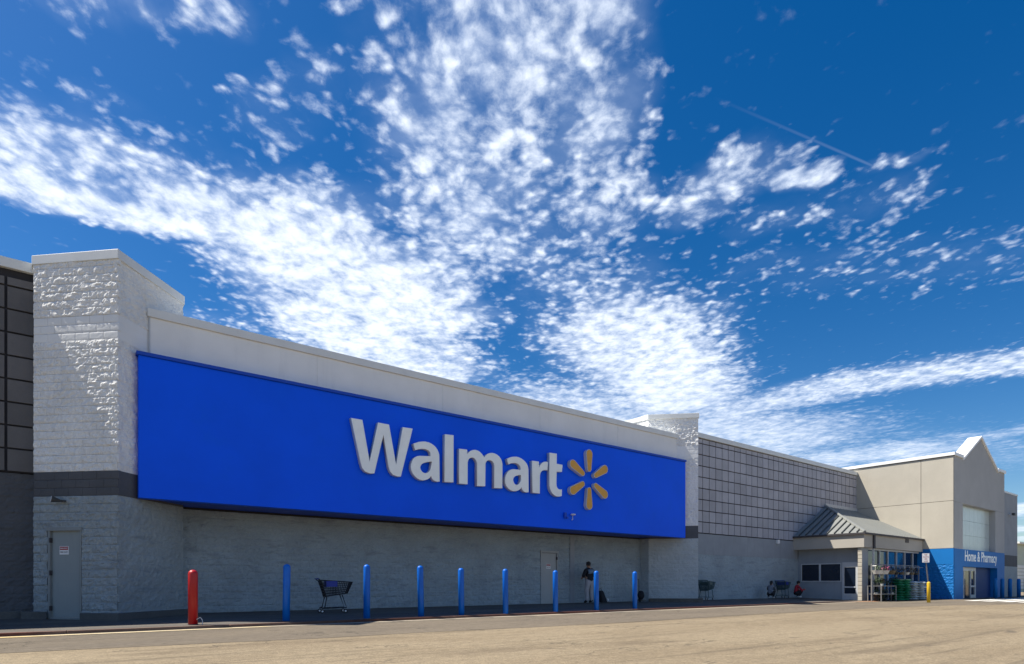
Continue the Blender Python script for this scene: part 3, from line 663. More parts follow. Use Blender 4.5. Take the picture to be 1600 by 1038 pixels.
LET = [
 (Z1, [(72,113),(228,140),(325,700),(437,175),(588,203),(683,745),(770,237),(908,258),(748,908),(700,908),(640,885),(600,838),(578,765),(512,345),(390,865),(330,867),(262,840),(222,790),(203,725)], None),
 (Z1, [(915,462),(950,448),(990,437),(1032,432),(1075,432),(1120,442),(1160,460),(1192,483),(1220,510),(1243,545),(1258,580),(1266,610),(1268,640),(1272,975),(1235,978),(1205,968),(1180,950),(1163,926),(1155,900),(1136,927),(1110,945),(1075,956),(1040,960),(1003,952),(970,935),(935,903),(905,865),(887,823),(880,780),(884,738),(895,700),(912,670),(935,645),(965,631),(1000,625),(1145,630),(1146,605),(1140,580),(1124,559),(1100,545),(1072,536),(1040,533),(985,538),(940,552)], [(1165,705),(1125,708),(1090,715),(1055,725),(1030,740),(1014,764),(1010,790),(1018,816),(1035,840),(1055,854),(1080,860),(1104,854),(1125,840),(1143,815),(1150,790)]),
 (Z2, [(140,175),(272,190),(270,888),(135,880)], None),
 (Z2, [(350,388),(472,402),(475,465),(495,440),(520,420),(555,407),(590,405),(627,415),(660,435),(695,472),(720,515),(742,487),(770,465),(805,452),(840,450),(877,458),(910,475),(945,504),(970,540),(985,578),(992,620),(990,975),(868,970),(870,640),(862,607),(845,580),(823,565),(800,560),(778,563),(760,575),(748,593),(742,615),(738,945),(615,940),(615,600),(606,570),(590,545),(568,527),(545,520),(520,525),(500,540),(487,563),(480,590),(478,915),(350,905)], None),
 (Z3, [(125,280),(162,262),(200,250),(240,244),(280,245),(322,256),(360,275),(398,303),(430,335),(453,370),(468,410),(474,450),(475,490),(478,825),(430,828),(402,815),(380,795),(367,770),(362,745),(340,775),(310,795),(277,806),(240,808),(200,799),(165,780),(134,750),(110,715),(96,673),(92,630),(97,584),(110,540),(131,501),(160,470),(193,453),(230,447),(345,460),(346,434),(340,410),(324,384),(300,365),(271,353),(240,350),(190,355),(150,375)], [(352,545),(317,548),(285,555),(255,568),(235,590),(227,612),(228,635),(236,662),(250,685),(267,699),(285,705),(306,697),(325,680),(342,652),(352,620)]),
 (Z3, [(530,310),(643,325),(648,420),(660,388),(680,360),(703,340),(730,328),(762,327),(792,335),(782,470),(750,464),(720,468),(697,478),(680,495),(667,524),(662,560),(658,845),(540,832)], None),
 (Z3, [(813,180),(935,197),(932,360),(1028,378),(1018,495),(932,490),(928,690),(932,725),(945,755),(960,770),(980,778),(1018,775),(1015,885),(982,894),(950,895),(918,887),(890,870),(858,840),(835,800),(820,757),(813,710)], None)]
def letter(fn, outer, hole):
    cu = bpy.data.curves.new('letter', 'CURVE'); cu.dimensions = '2D'; cu.fill_mode = 'BOTH'; cu.extrude = .07; cu.bevel_depth = .012; cu.bevel_resolution = 1; cu.offset = -.012
    for pts in (outer, hole):
        if not pts: continue
        sp = cu.splines.new('POLY'); sp.points.add(len(pts) - 1); sp.use_cyclic_u = True
        for pt, p_ in zip(sp.points, pts): x, z = fn(*p_); pt.co = (x, z, 0, 1)
    o = bpy.data.objects.new('letter', cu); C.objects.link(o)
    me = bpy.data.meshes.new_from_object(o.evaluated_get(bpy.context.evaluated_depsgraph_get())); bpy.data.objects.remove(o)
    me.transform(Matrix.Translation((0, YLF + .075, 0)) @ Matrix.Rotation(R(90), 4, 'X'))
    me.materials.clear(); me.materials.append(MATS['letter_face']); me.materials.append(MATS['letter_side'])
    me.polygons.foreach_set('material_index', [0 if p_.normal.y < -.8 else 1 for p_ in me.polygons])
    return link('letter', me, sign)
for L_ in LET: letter(*L_)
px_, pz_ = PY(920.8, 749.5, YLF)
for k in range(6):
    a = R(90 + 60 * k); ca_, sa_ = math.cos(a), math.sin(a)
    def outline(gr):
        pts = []
        r0, w0, r1, w1 = .42, .115, 1.06, .185
        for j in range(7): b = math.pi / 2 + math.pi * j / 6; pts.append((r0 + (w0 + gr) * math.cos(b) * .9, (w0 + gr) * math.sin(b)))
        for j in range(7): b = -math.pi / 2 + math.pi * j / 6; pts.append((r1 + (w1 + gr) * math.cos(b), (w1 + gr) * math.sin(b)))
        return [(px_ + x * ca_ - y * sa_, pz_ + x * sa_ + y * ca_) for x, y in pts]
    pt = part(MB().xprism(outline(0), YS - .17, YS - .004), 'petal', 'letter_side', sign, bevel=.008)
    part(MB().xprism(outline(-.024), YS - .176, YS - .1701), 'petal_face', 'petal_face', pt)
lx, lz = PY(893, 808, YS)
part(MB().tube([(lx, YS - .0, lz - .12), (lx, YS - .07, lz - .12), (lx, YS - .07, lz + .06)], .018, 6).lathe([(.03, .05), (.1, .07), (.11, .1), (.05, .13)], 10, (lx, YS - .09, lz)), 'antenna', 'notice_white', sign)
bx_, bz_ = PY(882, 806, YS)
part(MB().box((bx_ - .06, YS - .08, bz_ - .1), (bx_ + .05, YS - .002, bz_ + .12)).box((bx_ + .02, YS - .12, bz_ - .12), (bx_ + .1, YS - .081, bz_ - .05)), 'junction_box', 'sign_edge', sign)

me = text_mesh('Home & Pharmacy', 1.0, .006, .012)
xs_ = [v.co.x for v in me.vertices]; ys_ = [v.co.y for v in me.vertices]
tx0, tx1 = 48.6, 55.5
me.transform(Matrix.Translation(((tx0 + tx1) / 2, YF - .015, 2.60)) @ Matrix.Rotation(R(90), 4, 'X') @ Matrix.Diagonal(((tx1 - tx0) / (max(xs_) - min(xs_)), .92 / (max(ys_) - min(ys_)), 1, 1)) @ Matrix.Translation((-(max(xs_) + min(xs_)) / 2, -(max(ys_) + min(ys_)) / 2, 0)))
me.materials.clear(); me.materials.append(MATS['letter_face'])
hp = link('entrance_sign', me); tag(hp, 'white raised lettering on the blue band above the sliding doors', 'sign')

# ------------------------------------------------------------------ wall lamps
s_ = 1.471; lo_ = FL - s_
fl = empty('flood_light', (A1[0] + lo_ * DG - .03, A1[1] - lo_ * DG - .03, 2.92), -R(45), 'small dark floodlight on the tower above the grey fire exit door', 'lamp')
MB().tube([(0.04, .02, 0), (.0, -.1, 0)], .03, 8).lathe([(.05, -.02), (.05, .02)], 10, (.04, 0, 0)).build('arm', 'lamp_body', fl, local=True)
hd = MB().tube([(.0, -.08, .0), (-.05, -.16, .015), (-.1, -.22, .03)], [.035, .06, .085], 12).build('head', 'lamp_body', fl, local=True)
MB().tube([(-.1, -.22, .03), (-.104, -.226, .031)], .075, 12).build('lens', 'lamp_glass', hd, local=True)
lx, lz = PY(1213, 847, YT)
wl = empty('wall_lamp', (lx, YT - .02, lz - .1), 0, 'small white wall lamp at the foot of the grey tiles', 'lamp')
MB().box((-.1, -.16, .02), (.1, 0, .22)).build('housing', 'notice_white', wl, local=True, bevel=.015)
MB().box((-.08, -.14, -.03), (.08, -.02, .019)).build('lens', 'lamp_glass', wl, local=True)
sx_, sz_ = PY(1577, 804, YR)
cm = empty('security_camera', (sx_, YR, sz_), 0, 'small security camera high on the grey return wing', 'camera')
MB().tube([(0, 0, 0), (0, -.25, .02)], .04, 8).build('arm', 'notice_white', cm, local=True); MB().box((-.25, -.4, -.1), (.2, -.2, .08)).build('housing', 'lamp_body', cm, local=True, bevel=.02)

# ------------------------------------------------------------------ bollards
def bollard(loc, h, r, mat, label, group=None):
    e = empty('bollard', loc, 0, label, 'bollard', group)
    prof = [(r, -.1), (r, h - r * .9)] + [(r * math.cos(a), h - r * .9 + r * .9 * math.sin(a)) for a in (R(18), R(36), R(54), R(72), R(86))]
    MB().lathe(prof, 20).build('sleeve', mat, e, smooth=True, local=True)
    MB().lathe([(r + .012, -.05), (r + .012, .008)], 20).build('collar', 'concrete_dark', e, local=True)
    e.rotation_euler = (R(random.uniform(-.9, .9)), R(random.uniform(-.9, .9)), random.uniform(0, 6)) if 'blue' in mat else (0, 0, 0); return e
BY = 15.5
for i, (px, h) in enumerate(((447, 1.43), (573, 1.46), (658, 1.46), (721, 1.41), (790, 1.41), (868, 1.39), (932, 1.40), (992, 1.40))):
    by = (15.6, 15.5, 15.5, 15.45, 15.3, 15.3, 15.35, 15.35)[i]
    X = onY(px, by)[0]
    lab = ['blue bollard next along the kerb from the red one', 'blue bollard just past the black shopping cart', 'third blue bollard counted from the red bollard', 'fourth blue bollard counted from the red bollard', 'fifth blue bollard counted from the red bollard', 'blue bollard overlapping the pale fire exit door', 'blue bollard beside the standing man', 'last blue bollard before the white tower, luggage behind it'][i]
    bollard((X, by, gz(by)), h, .088, 'bollard_blue', lab, 'blue bollards along the kerb')
rx = onY(301.5, 15.62)[0]
rb = bollard((rx, 15.62, gz(15.62)), 1.26, .102, 'bollard_red', 'red bollard at the start of the kerb row')
MB().tube([(.06, -.085, .12), (.13, -.13, .17), (.17, -.14, .10), (.175, -.12, .0)], .009, 5).build('wire', 'wire_white', rb, local=True)
for px, lab in ((1555.5, 'blue bollard at the edge of the entrance recess'), (1566, 'blue bollard before the blue end wall of the entrance'), (1578, 'blue bollard before the grey return wing'), (1592, 'blue bollard past the corner of the return wing'), (1603, 'blue bollard standing alone beyond the return wing')):
    yy = 13.0; X = onY(px, yy)[0]; bollard((X, yy, ZR), 1.38, .12, 'entrance_blue', lab, 'blue bollards at the entrance')
# yellow post with notice
yx, yy = gp(1451, 942, ZR)
yb_ = bollard((yx, yy, ZR), 1.12, .085, 'bollard_yellow', 'yellow bollard carrying a parking notice on a pole')
yb_['category'] = 'sign post'; yb_.rotation_euler = (0, 0, R(-58))
MB().tube([(-.02, 0, 1.08), (-.14, 0, 2.35)], .035, 8).build('pole', 'pole_metal', yb_, local=True)
pl = MB().box((-.30, -.06, 2.14), (0.02, -.04, 2.62)).build('plate', 'notice_white', yb_, local=True)
pl.rotation_euler = (0, 0, 0)
for s, z, sz in (('NO', 2.54, .08), ('PARKING', 2.43, .062), ('FIRE', 2.32, .07), ('LANE', 2.21, .07)):
    me = text_mesh(s, sz, .001, .001); me.materials.clear(); me.materials.append(MATS['notice_red']); me.transform(Matrix.Translation((-.14, -.062, z)) @ Matrix.Rotation(R(90), 4, 'X')); link('plate_text', me, pl, local=True)

# ------------------------------------------------------------------ shopping carts
def cart(loc, rz, mat, label, plaque='cart_blue'):
    e = empty('shopping_cart', loc, rz, label, 'shopping cart', 'shopping carts left by the wall')
    # local x forward; handle at x=0
    def pt(u, v, side):   # basket side sheet: u along 0..1, v up 0..1
        xb, xt = .12 + u * .66, .0 + u * .92
        zb, ztop = .50 + u * .10, 1.0 - u * .06
        wb, wt = .20, .29 - u * .04
        return (xb + (xt - xb) * v, side * (wb + (wt - wb) * v), zb + (ztop - zb) * v)
    wires = MB()
    for sd_ in (-1, 1):
        for i in range(17): wires.tube([pt(i / 16, 0, sd_), pt(i / 16, 1, sd_)], .0085, 4, False)
        for j in range(7): wires.tube([pt(0, j / 6, sd_), pt(1, j / 6, sd_)], .0085, 4, False)
    for u in (0, 1):
        for i in range(9):
            s = -1 + 2 * i / 8; a, b = pt(u, 0, 1), pt(u, 1, 1); wires.tube([(a[0], a[1] * s, a[2]), (b[0], b[1] * s, b[2])], .0085, 4, False)
        for j in range(7): a = pt(u, j / 6, 1); wires.tube([a, (a[0], -a[1], a[2])], .0085, 4, False)
    for i in range(12): a = pt(i / 11, 0, 1); wires.tube([a, (a[0], -a[1], a[2])], .0085, 4, False)
    for i in range(6): a, b = pt(0, 0, 1), pt(1, 0, 1); s = -1 + 2 * i / 5; wires.tube([(a[0], a[1] * s, a[2]), (b[0], b[1] * s, b[2])], .0085, 4, False)
    b_ = wires.build('basket', mat, e, local=True)
    rim = MB()
    rim.tube([pt(0, 1, -1), pt(1, 1, -1), pt(1, 1, 1), pt(0, 1, 1), pt(0, 1, -1)], .013, 6); rim.tube([pt(0, 0, -1), pt(1, 0, -1), pt(1, 0, 1), pt(0, 0, 1), pt(0, 0, -1)], .012, 6); rim.build('rim', mat, b_, local=True)
    MB().tube([(-.08, -.29, 1.03), (-.1, -.25, 1.04), (-.1, .25, 1.04), (-.08, .29, 1.03)], .019, 8).build('handle', plaque, e, local=True)
    MB().box((.14, -.235, .78), (.155, .235, .97)).build('seat_panel', plaque, b_, local=True)
    MB().box((.14, -.30, .80), (.46, -.285, .97)).build('advert_panel', plaque, b_, local=True)
    f = MB()
    for sd_ in (-1, 1):
        f.tube([(-.08, sd_ * .29, 1.03), (.0, sd_ * .28, .96), (.16, sd_ * .22, .46), (.10, sd_ * .26, .18), (.02, sd_ * .27, .15)], .019, 6)
        f.tube([(.02, sd_ * .27, .15), (.75, sd_ * .20, .17), (.62, sd_ * .2, .55)], .019, 6)
    for x in (.1, .35, .6, .75): f.tube([(x, -.255 + x * .07, .165), (x, .255 - x * .07, .165)], .009, 5)
    f.build('frame', mat, e, local=True)
    for x, y in ((.03, .27), (.03, -.27), (.72, .2), (.72, -.2)):
        wv = MB().tube([(x, y - .016, .065), (x, y + .016, .065)], .063, 12).build('wheel', 'rubber', e, local=True)
        MB().tube([(x, y - .019, .065), (x, y + .019, .065)], .03, 8).build('hub', 'wire_white', wv, local=True)
    return e
cxp = gp(521, 957, -.035)
cart((onY(500, 18.2)[0], 18.2, gz(18.2)), R(-12), 'cart_black', 'black shopping cart left empty under the big blue sign')
cart((onY(1098, 18.9)[0] + .3, 19.1, 0), R(8), 'cart_teal', 'dim teal shopping cart in shade just past the white tower', 'cart_teal')
cart((onY(1219, 19.2)[0], 19.2, 0), R(5), 'cart_teal', 'teal shopping cart between the two crouching people')

# ------------------------------------------------------------------ people
def figure(e, J, bones, mats, root='pelvis', extra=None):
    """one skinned body from joints {name: (x, y, z, r)}; bones (a, b, material slot)"""
    names = list(J); me = bpy.data.meshes.new('body')
    me.from_pydata([J[n][:3] for n in names], [(names.index(a), names.index(b)) for a, b, _ in bones], [])
    o = bpy.data.objects.new('body', me); C.objects.link(o)
    sk = o.modifiers.new('skin', 'SKIN'); sk.use_smooth_shade = True
    for i, n in enumerate(names):
        r = J[n][3]; me.skin_vertices[0].data[i].radius = (r, r) if not isinstance(r, tuple) else r
        me.skin_vertices[0].data[i].use_root = n == root
    o.modifiers.new('sub', 'SUBSURF').levels = 2; o.modifiers['sub'].render_levels = 2
    m2 = bpy.data.meshes.new_from_object(o.evaluated_get(bpy.context.evaluated_depsgraph_get())); bpy.data.objects.remove(o)
    v = [tuple(x.co) for x in m2.vertices]; f = [tuple(p.vertices) for p in m2.polygons]
    mb = MB(); mb.add(v, f); mi = []
    seg = [(Vector(J[a][:3]), Vector(J[b][:3]), s) for a, b, s in bones]
    for p in m2.polygons:
        c = p.center; best = None
        for a, b, s in seg:
            d = b - a; t = max(0, min(1, (c - a).dot(d) / max(d.dot(d), 1e-9))); ds = (c - a - d * t).length
            if best is None or ds < best[0]: best = (ds, s)
        mi.append(best[1])
    n0 = len(mb.f)
    if extra: extra(mb)
    mi += [mats.index('skin')] * (len(mb.f) - n0)
    b_ = mb.build('body', mats, e, smooth=True, local=True); b_.data.polygons.foreach_set('material_index', mi); return b_
def hand(mb, wrist, d, side, curl=.5):
    """palm, four bent fingers of unequal length and a thumb from the palm's side"""
    wrist, d, side = Vector(wrist), Vector(d).normalized(), Vector(side).normalized(); nrm = d.cross(side).normalized()
    pc = wrist + d * .045
    mb.tube([wrist, wrist + d * .03, wrist + d * .085], [.026, .038, .034], 6)
    for i, ln in enumerate((.070, .080, .075, .058)):
        b = wrist + d * .08 + side * (.028 - .019 * i); k1 = b + d * ln * .5; k2 = k1 + (d * (1 - curl) + nrm * curl) * ln * .5
        mb.tube([b, k1, k2], [.0095, .009, .007], 5)
    b = wrist + d * .025 + side * .034; mb.tube([b, b + (side + d * .7) * .03, b + (side * .6 + d * 1.2) * .05], [.012, .011, .008], 5)
def head(mb, c, fwd, s=1.):
    """skull, jaw, nose, ears, eye sockets"""
    fwd = Vector(fwd).normalized(); up = Vector((0, 0, 1)); rt = fwd.cross(up).normalized(); up = rt.cross(fwd); c = Vector(c)
    o = len(mb.v); mb.ball((0, 0, 0), (.075, .092, .115), 12, 9); mb.ball((0, .035, -.06), (.05, .05, .06), 8, 6); mb.ball((0, .096, -.015), (.012, .02, .024), 6, 4)
    for sd_ in (-1, 1): mb.ball((sd_ * .076, -.005, -.01), (.01, .02, .032), 6, 4); mb.ball((sd_ * .03, .082, .012), (.013, .008, .008), 6, 4)
    mb.ball((0, .082, -.058), (.022, .008, .006), 6, 4)
    mb.v[o:] = [tuple(c + (rt * x + fwd * y + up * z) * s) for x, y, z in mb.v[o:]]
def hair(e, c, fwd, long=False):
    mb = MB(); fwd = Vector(fwd).normalized(); rt = fwd.cross(Vector((0, 0, 1))).normalized(); up = rt.cross(fwd); c = Vector(c)
    rnd = random.Random(3)
    mb.ball((0, -.014, .022), (.086, .098, .108), 14, 9)
    mb.v = [(x, min(y, .07) , z if z > -.03 or y < -.0 else -.03 + (z + .03) * .2) for x, y, z in mb.v]
    for _ in range(46):
        a = rnd.uniform(0, 6.28); h_ = rnd.uniform(.0, 1.0); p = (math.cos(a) * .08 * math.sqrt(1 - h_ * h_ * .8), math.sin(a) * .088 * math.sqrt(1 - h_ * h_ * .8) - .012, .02 + h_ * .105)
        if p[1] > .055 and p[2] < .06: continue
        mb.ball(p, rnd.uniform(.014, .026), 6, 4)
    if long: mb.ball((0, -.06, -.06), (.07, .05, .09), 10, 6)
    mb.v = [tuple(c + rt * x + fwd * y + up * z) for x, y, z in mb.v]
    return mb.build('hair', 'hair', e, smooth=True, local=True)
# the man by the wall, seen from behind: local +y faces the wall
mx_ = onY(920.5, 19.35)[0]
man = empty('person', (mx_, 19.35, 0), R(6), 'person in black top and grey trousers standing with back turned, facing the wall', 'person')
J = dict(pelvis=(0, 0, .95, (.185, .13)), waist=(0, .0, 1.08, (.185, .125)), chest=(0, .01, 1.28, (.215, .14)), neckb=(0, .0, 1.46, (.12, .09)), neck=(0, .02, 1.53, .055), headb=(0, .04, 1.6, .055),
         shl=(-.21, 0, 1.41, .088), ell=(-.33, .02, 1.14, .065), wrl=(-.22, .19, 1.06, .036), shr=(.21, 0, 1.41, .088), elr=(.31, .03, 1.14, .065), wrr=(.15, .22, 1.10, .032),
         hpl=(-.105, 0, .86, .125), knl=(-.13, .02, .49, .092), anl=(-.14, -.02, .12, .070), tol=(-.15, .13, .04, .04), hpr=(.105, 0, .86, .125), knr=(.13, .02, .49, .092), anr=(.135, -.02, .12, .070), tor=(.16, .13, .04, .04))
MT = ['cloth_black', 'cloth_grey', 'skin', 'rubber']
bones = [('pelvis', 'waist', 0), ('waist', 'chest', 0), ('chest', 'neckb', 0), ('neckb', 'neck', 2), ('neck', 'headb', 2), ('neckb', 'shl', 0), ('shl', 'ell', 0), ('ell', 'wrl', 2), ('neckb', 'shr', 0), ('shr', 'elr', 0), ('elr', 'wrr', 2),
         ('pelvis', 'hpl', 1), ('hpl', 'knl', 1), ('knl', 'anl', 1), ('anl', 'tol', 3), ('pelvis', 'hpr', 1), ('hpr', 'knr', 1), ('knr', 'anr', 1), ('anr', 'tor', 3)]
def ex(mb): head(mb, (0, .045, 1.645), (0, 1, -.25)); hand(mb, J['wrl'][:3], (.6, .6, .1), (.3, -.2, .9)); hand(mb, J['wrr'][:3], (-.5, .6, .1), (-.3, -.2, .9))
man.scale = (1.14, 1.1, 1.03)
figure(man, J, bones, MT, extra=ex); hair(man, (0, .045, 1.645), (0, 1, -.25))
# steel-blue yoke across the back
yk = MB(); rows = []
for i in range(9):
    u = -1 + i / 4; x = u * .19
    rows.append([(x, -.118 + .03 * u * u - .006, 1.47 - .03 * abs(u)), (x * 1.0, -.165 + .035 * u * u, 1.37 - .01 * abs(u)), (x * .96, -.172 + .04 * u * u, 1.27 + .02 * u)])
vs = [p for r in rows for p in r]; yk.add(vs, [(i * 3 + j, i * 3 + j + 1, i * 3 + j + 4, i * 3 + j + 3) for i in range(8) for j in range(2)])
yo = yk.build('yoke', 'cloth_steel', man, smooth=True, local=True); so = yo.modifiers.new('solid', 'SOLIDIFY'); so.thickness = .02
# crouching people: local +y is where they face
def croucher(px, Y, rz, label, top, legs, shoes, lean=.0, arms=0):
    X = onY(px, Y)[0]; e = empty('person', (X, Y, 0), rz, label, 'person')
    J = dict(pelvis=(0, -.10, .27, (.16, .13)), waist=(0, -.09, .40, (.145, .11)), chest=(0, -.02 + lean, .58, (.17, .12)), neckb=(0, .03 + lean, .73, (.10, .075)), neck=(0, .06 + lean, .79, .052), headb=(0, .09 + lean, .84, .052),
             shl=(-.18, .03 + lean, .68, .072), ell=(-.23, .24, .50, .05), wrl=(-.05, .42, .56, .032), shr=(.18, .03 + lean, .68, .072), elr=(.23, .24, .50, .05), wrr=(.05, .43, .55, .032),
             hpl=(-.11, -.06, .26, .10), knl=(-.16, .30, .45, .070), anl=(-.13, .06, .10, .05), tol=(-.14, .23, .045, .042), hpr=(.11, -.06, .26, .10), knr=(.16, .30, .45, .070), anr=(.13, .06, .10, .05), tor=(.14, .23, .045, .042))
    if arms == 1: J['ell'] = (-.26, .20, .46, .05); J['wrl'] = (-.16, .42, .50, .032); J['elr'] = (.24, .22, .46, .05); J['wrr'] = (.10, .42, .52, .032)
    MT = [top, legs, 'skin', shoes]
    bn = [(a, b, {('ell', 'wrl'): 0, ('elr', 'wrr'): 0}.get((a, b), s)) for a, b, s in bones]
    hc = (0, .10 + lean, .895); fw = (0, 1, -.45 if arms == 0 else -.15)
    def ex(mb): head(mb, hc, fw); hand(mb, J['wrl'][:3], (.5, .7, .0), (.1, -.2, .9)); hand(mb, J['wrr'][:3], (-.5, .7, .0), (-.1, -.2, .9))
    figure(e, J, bn, MT, extra=ex); hair(e, hc, fw, arms == 0)
    return e
croucher(1204, 19.0, R(-75), 'person in dark grey patterned top crouching against the wall, head bowed', 'cloth_plaid', 'cloth_black', 'shoe_white', .06, 0)
croucher(1245, 18.9, R(-130), 'person in red top and black trousers crouching near the porch', 'cloth_red', 'cloth_black', 'shoe_white', .0, 1)
# luggage
bx = onY(942, 19.5)[0]
bag = empty('travel_bag', (bx, 19.5, 0), R(10), 'black travel bag leaning on the wall beside the standing man', 'bag')
bb = MB(); bb.add([(-.2, -.14, .03), (.2, -.14, .03), (.2, .12, .03), (-.2, .12, .03), (-.22, -.02, .55), (.02, -.02, .55), (.02, .16, .55), (-.22, .16, .55)], [(0, 3, 2, 1), (4, 5, 6, 7), (0, 1, 5, 4), (1, 2, 6, 5), (2, 3, 7, 6), (3, 0, 4, 7)]); bb.build('body', 'cloth_black', bag, local=True, bevel=.04)
MB().tube([(-.16, .07, .54), (-.15, .08, .64), (-.03, .08, .64), (-.02, .07, .54)], .012, 6).build('handle', 'cloth_black', bag, local=True)
MB().ball((.15, -.16, .12), (.05, .05, .07), 8, 6).build('bottle', 'shoe_white', bag, local=True, smooth=True)
ux = onY(998.5, 19.3)[0]
up = empty('upright_trolley', (ux + .12, 19.4, 0), 0, 'dark folding luggage trolley with bag upright by the white tower', 'trolley')
MB().tube([(-.02, .0, .1), (-.02, .0, 1.06)], .02, 6).tube([(-.16, .0, .1), (-.16, .0, 1.06), (-.02, 0, 1.06)], .018, 6).build('handle', 'cart_black', up, local=True)
MB().box((-.2, -.25, .06), (.22, .06, .1)).build('toe_plate', 'cart_black', up, local=True)
MB().ball((.02, -.1, .32), (.19, .15, .22), 12, 8).build('bag', 'cloth_black', up, local=True, smooth=True)
for x in (-.2, .1): MB().tube([(x, .05, .08), (x + .03, .05, .08)], .08, 12).build('wheel', 'rubber', up, local=True)

# ------------------------------------------------------------------ garden goods by the porch
yr = YV - .55
def rack(x0, x1, y0, y1, levels, H_, label):
    e = empty('plant_rack', ((x0 + x1) / 2, (y0 + y1) / 2, ZR), 0, label, 'rack', 'metal racks before the shop window'); cx_, cy_ = (x0 + x1) / 2, (y0 + y1) / 2
    for x in (x0, x1):
        for y in (y0, y1): MB().box((x - cx_ - .022, y - cy_ - .022, 0), (x - cx_ + .022, y - cy_ + .022, H_)).build('post', 'rack_metal', e, local=True)
    for z in levels: MB().box((x0 - cx_ + .023, y0 - cy_ + .001, z - .015), (x1 - cx_ - .023, y1 - cy_ - .001, z + .015)).build('shelf', 'rack_metal', e, local=True)
    return e
r0x, r1x, r2x = onY(1362.5, yr)[0] + .2, onY(1388, yr)[0], onY(1408.5, yr)[0]
r3x = onY(1438, yr)[0]
rack(r0x, r1x, yr - .4, yr + .3, (.42, .88), .9, 'bare steel plant rack beside the block column')
rack(r1x + .12, r2x, yr - .1, yr + .3, (.36, .86), .9, 'steel plant rack next to the green sacks')
def clump(mb, c, r, n, sz, seed):
    rr = random.Random(seed)
    for _ in range(n):
        d = Vector((rr.gauss(0, 1), rr.gauss(0, 1), rr.gauss(.3, .8))).normalized() * r * rr.uniform(.4, 1); p = Vector(c) + d
        u = Vector((rr.gauss(0, 1), rr.gauss(0, 1), rr.gauss(0, 1))).normalized() * sz; v = u.orthogonal().normalized() * sz * .5
        mb.add([p - u, p + v, p + u, p - v], [(0, 1, 2, 3)])
    return mb
pole_z = 2.02 
hr = empty('hanging_rail', ((r0x + r3x) / 2, yr + .1, ZR), 0, 'long overhead rail on posts holding the hanging baskets', 'rack')
L2 = (r3x - r0x) / 2
for x in (-L2, 0, L2): MB().box((x - .03, -.03, 0), (x + .03, .03, pole_z + .1)).build('post', 'rack_metal', hr, local=True)
MB().tube([(-L2, 0, pole_z + .1), (L2, 0, pole_z + .1)], .025, 6).build('rail', 'rack_metal', hr, local=True)
MB().tube([(-L2, -.25, pole_z + .0), (L2, -.25, pole_z + .0)], .015, 6).tube([(-L2, -.25, pole_z), (-L2, 0, pole_z)], .015).tube([(L2, -.25, pole_z), (L2, 0, pole_z)], .015).tube([(0, -.25, pole_z), (0, 0, pole_z)], .015).build('front_rail', 'rack_metal', hr, local=True)
for i, px in enumerate((1370.5, 1381.5, 1391.5, 1400, 1408.5, 1416.5, 1424, 1431)):
    yy = yr - .15; X = onY(px, yy)[0]; zz = ZR + pole_z - .47
    kind = ['white hanging pot of dark foliage at the column end of the rail', 'white hanging pot with bright pink flowers', 'white hanging pot of dry stems next to the pink flowers', 'pale hanging pot of dry brown stems, fourth from the block column', 'pale hanging pot of dry brown stems, fifth from the block column', 'pale hanging pot of dry brown stems, sixth from the block column', 'pale hanging pot of dry brown stems, seventh from the block column', 'pale hanging pot at the yellow post end of the rail'][i]
    e = empty('hanging_basket', (X, yy, zz), 0, kind, 'hanging plant', 'hanging baskets on the rail')
    k = .92 if i < 3 else .6
    MB().lathe([(.20 * k, 0), (.30 * k, .24 * k)], 12).build('pot', 'pot_white' if i < 2 or i == 5 else 'pot_dark' if i % 2 else 'leaf_dry', e, local=True)
    m_ = clump(MB(), (0, 0, .26), .26 if i < 3 else .22, 90 if i < 3 else 50, .05, i); m_.build('foliage', 'leaf' if i < 2 else 'leaf_dry', e, local=True)
    if i == 1: clump(MB(), (0, -.05, .33), .25, 70, .045, 77).build('flowers', 'petal_pink', e, local=True)
    MB().tube([(-.27 * k, 0, .22 * k), (0, 0.1, .50)], .006, 4).tube([(.27 * k, 0, .22 * k), (0, .1, .50)], .006, 4).build('hanger', 'wire_white', e, local=True)
rr = random.Random(11)
for i in range(12):
    lv = (.38, .88)[i % 2]; X = r0x + .25 + (r2x - r0x - .45) * (i // 2) / 5.0; yy = yr - .05 + rr.uniform(-.05, .1)
    if r1x - .1 < X < r1x + .22: X += .3
    e = empty('potted_plant', (X, yy, ZR + lv), rr.uniform(0, 6), 'small potted plant, %s from the block column on the %s rack shelves' % (('first', 'second', 'third', 'fourth', 'fifth', 'sixth')[i // 2], ('lower', 'upper')[i % 2]), 'plant', 'small pots on the racks')
    MB().lathe([(.06, 0), (.085, .13)], 10).build('pot', ('pot_dark', 'pot_white')[i % 3 == 0], e, local=True)
    clump(MB(), (0, 0, .2), .13, 45, .035, i + 30).build('foliage', 'leaf', e, local=True)
def sack_mesh(seed, mat):
    rr = random.Random(seed); mb = MB(); nx, ny = 8, 6; vs = []
    for sg in (1, -1):
        for j in range(ny + 1):
            for i in range(nx + 1):
                u, v = -1 + 2 * i / nx, -1 + 2 * j / ny
                h_ = .075 * (max(0, (1 - u ** 4) * (1 - v ** 4))) ** .6 + rr.uniform(-.006, .006)
                vs.append((u * .36, v * .23, .075 + sg * h_))
    n = (nx + 1) * (ny + 1)
    fs = [(j * (nx + 1) + i, j * (nx + 1) + i + 1, (j + 1) * (nx + 1) + i + 1, (j + 1) * (nx + 1) + i) for j in range(ny) for i in range(nx)]
    fs += [tuple(n + q_ for q_ in f[::-1]) for f in fs]
    me = mb.add(vs, fs).mesh('sack', mat); me.polygons.foreach_set('use_smooth', [True] * len(me.polygons)); return me
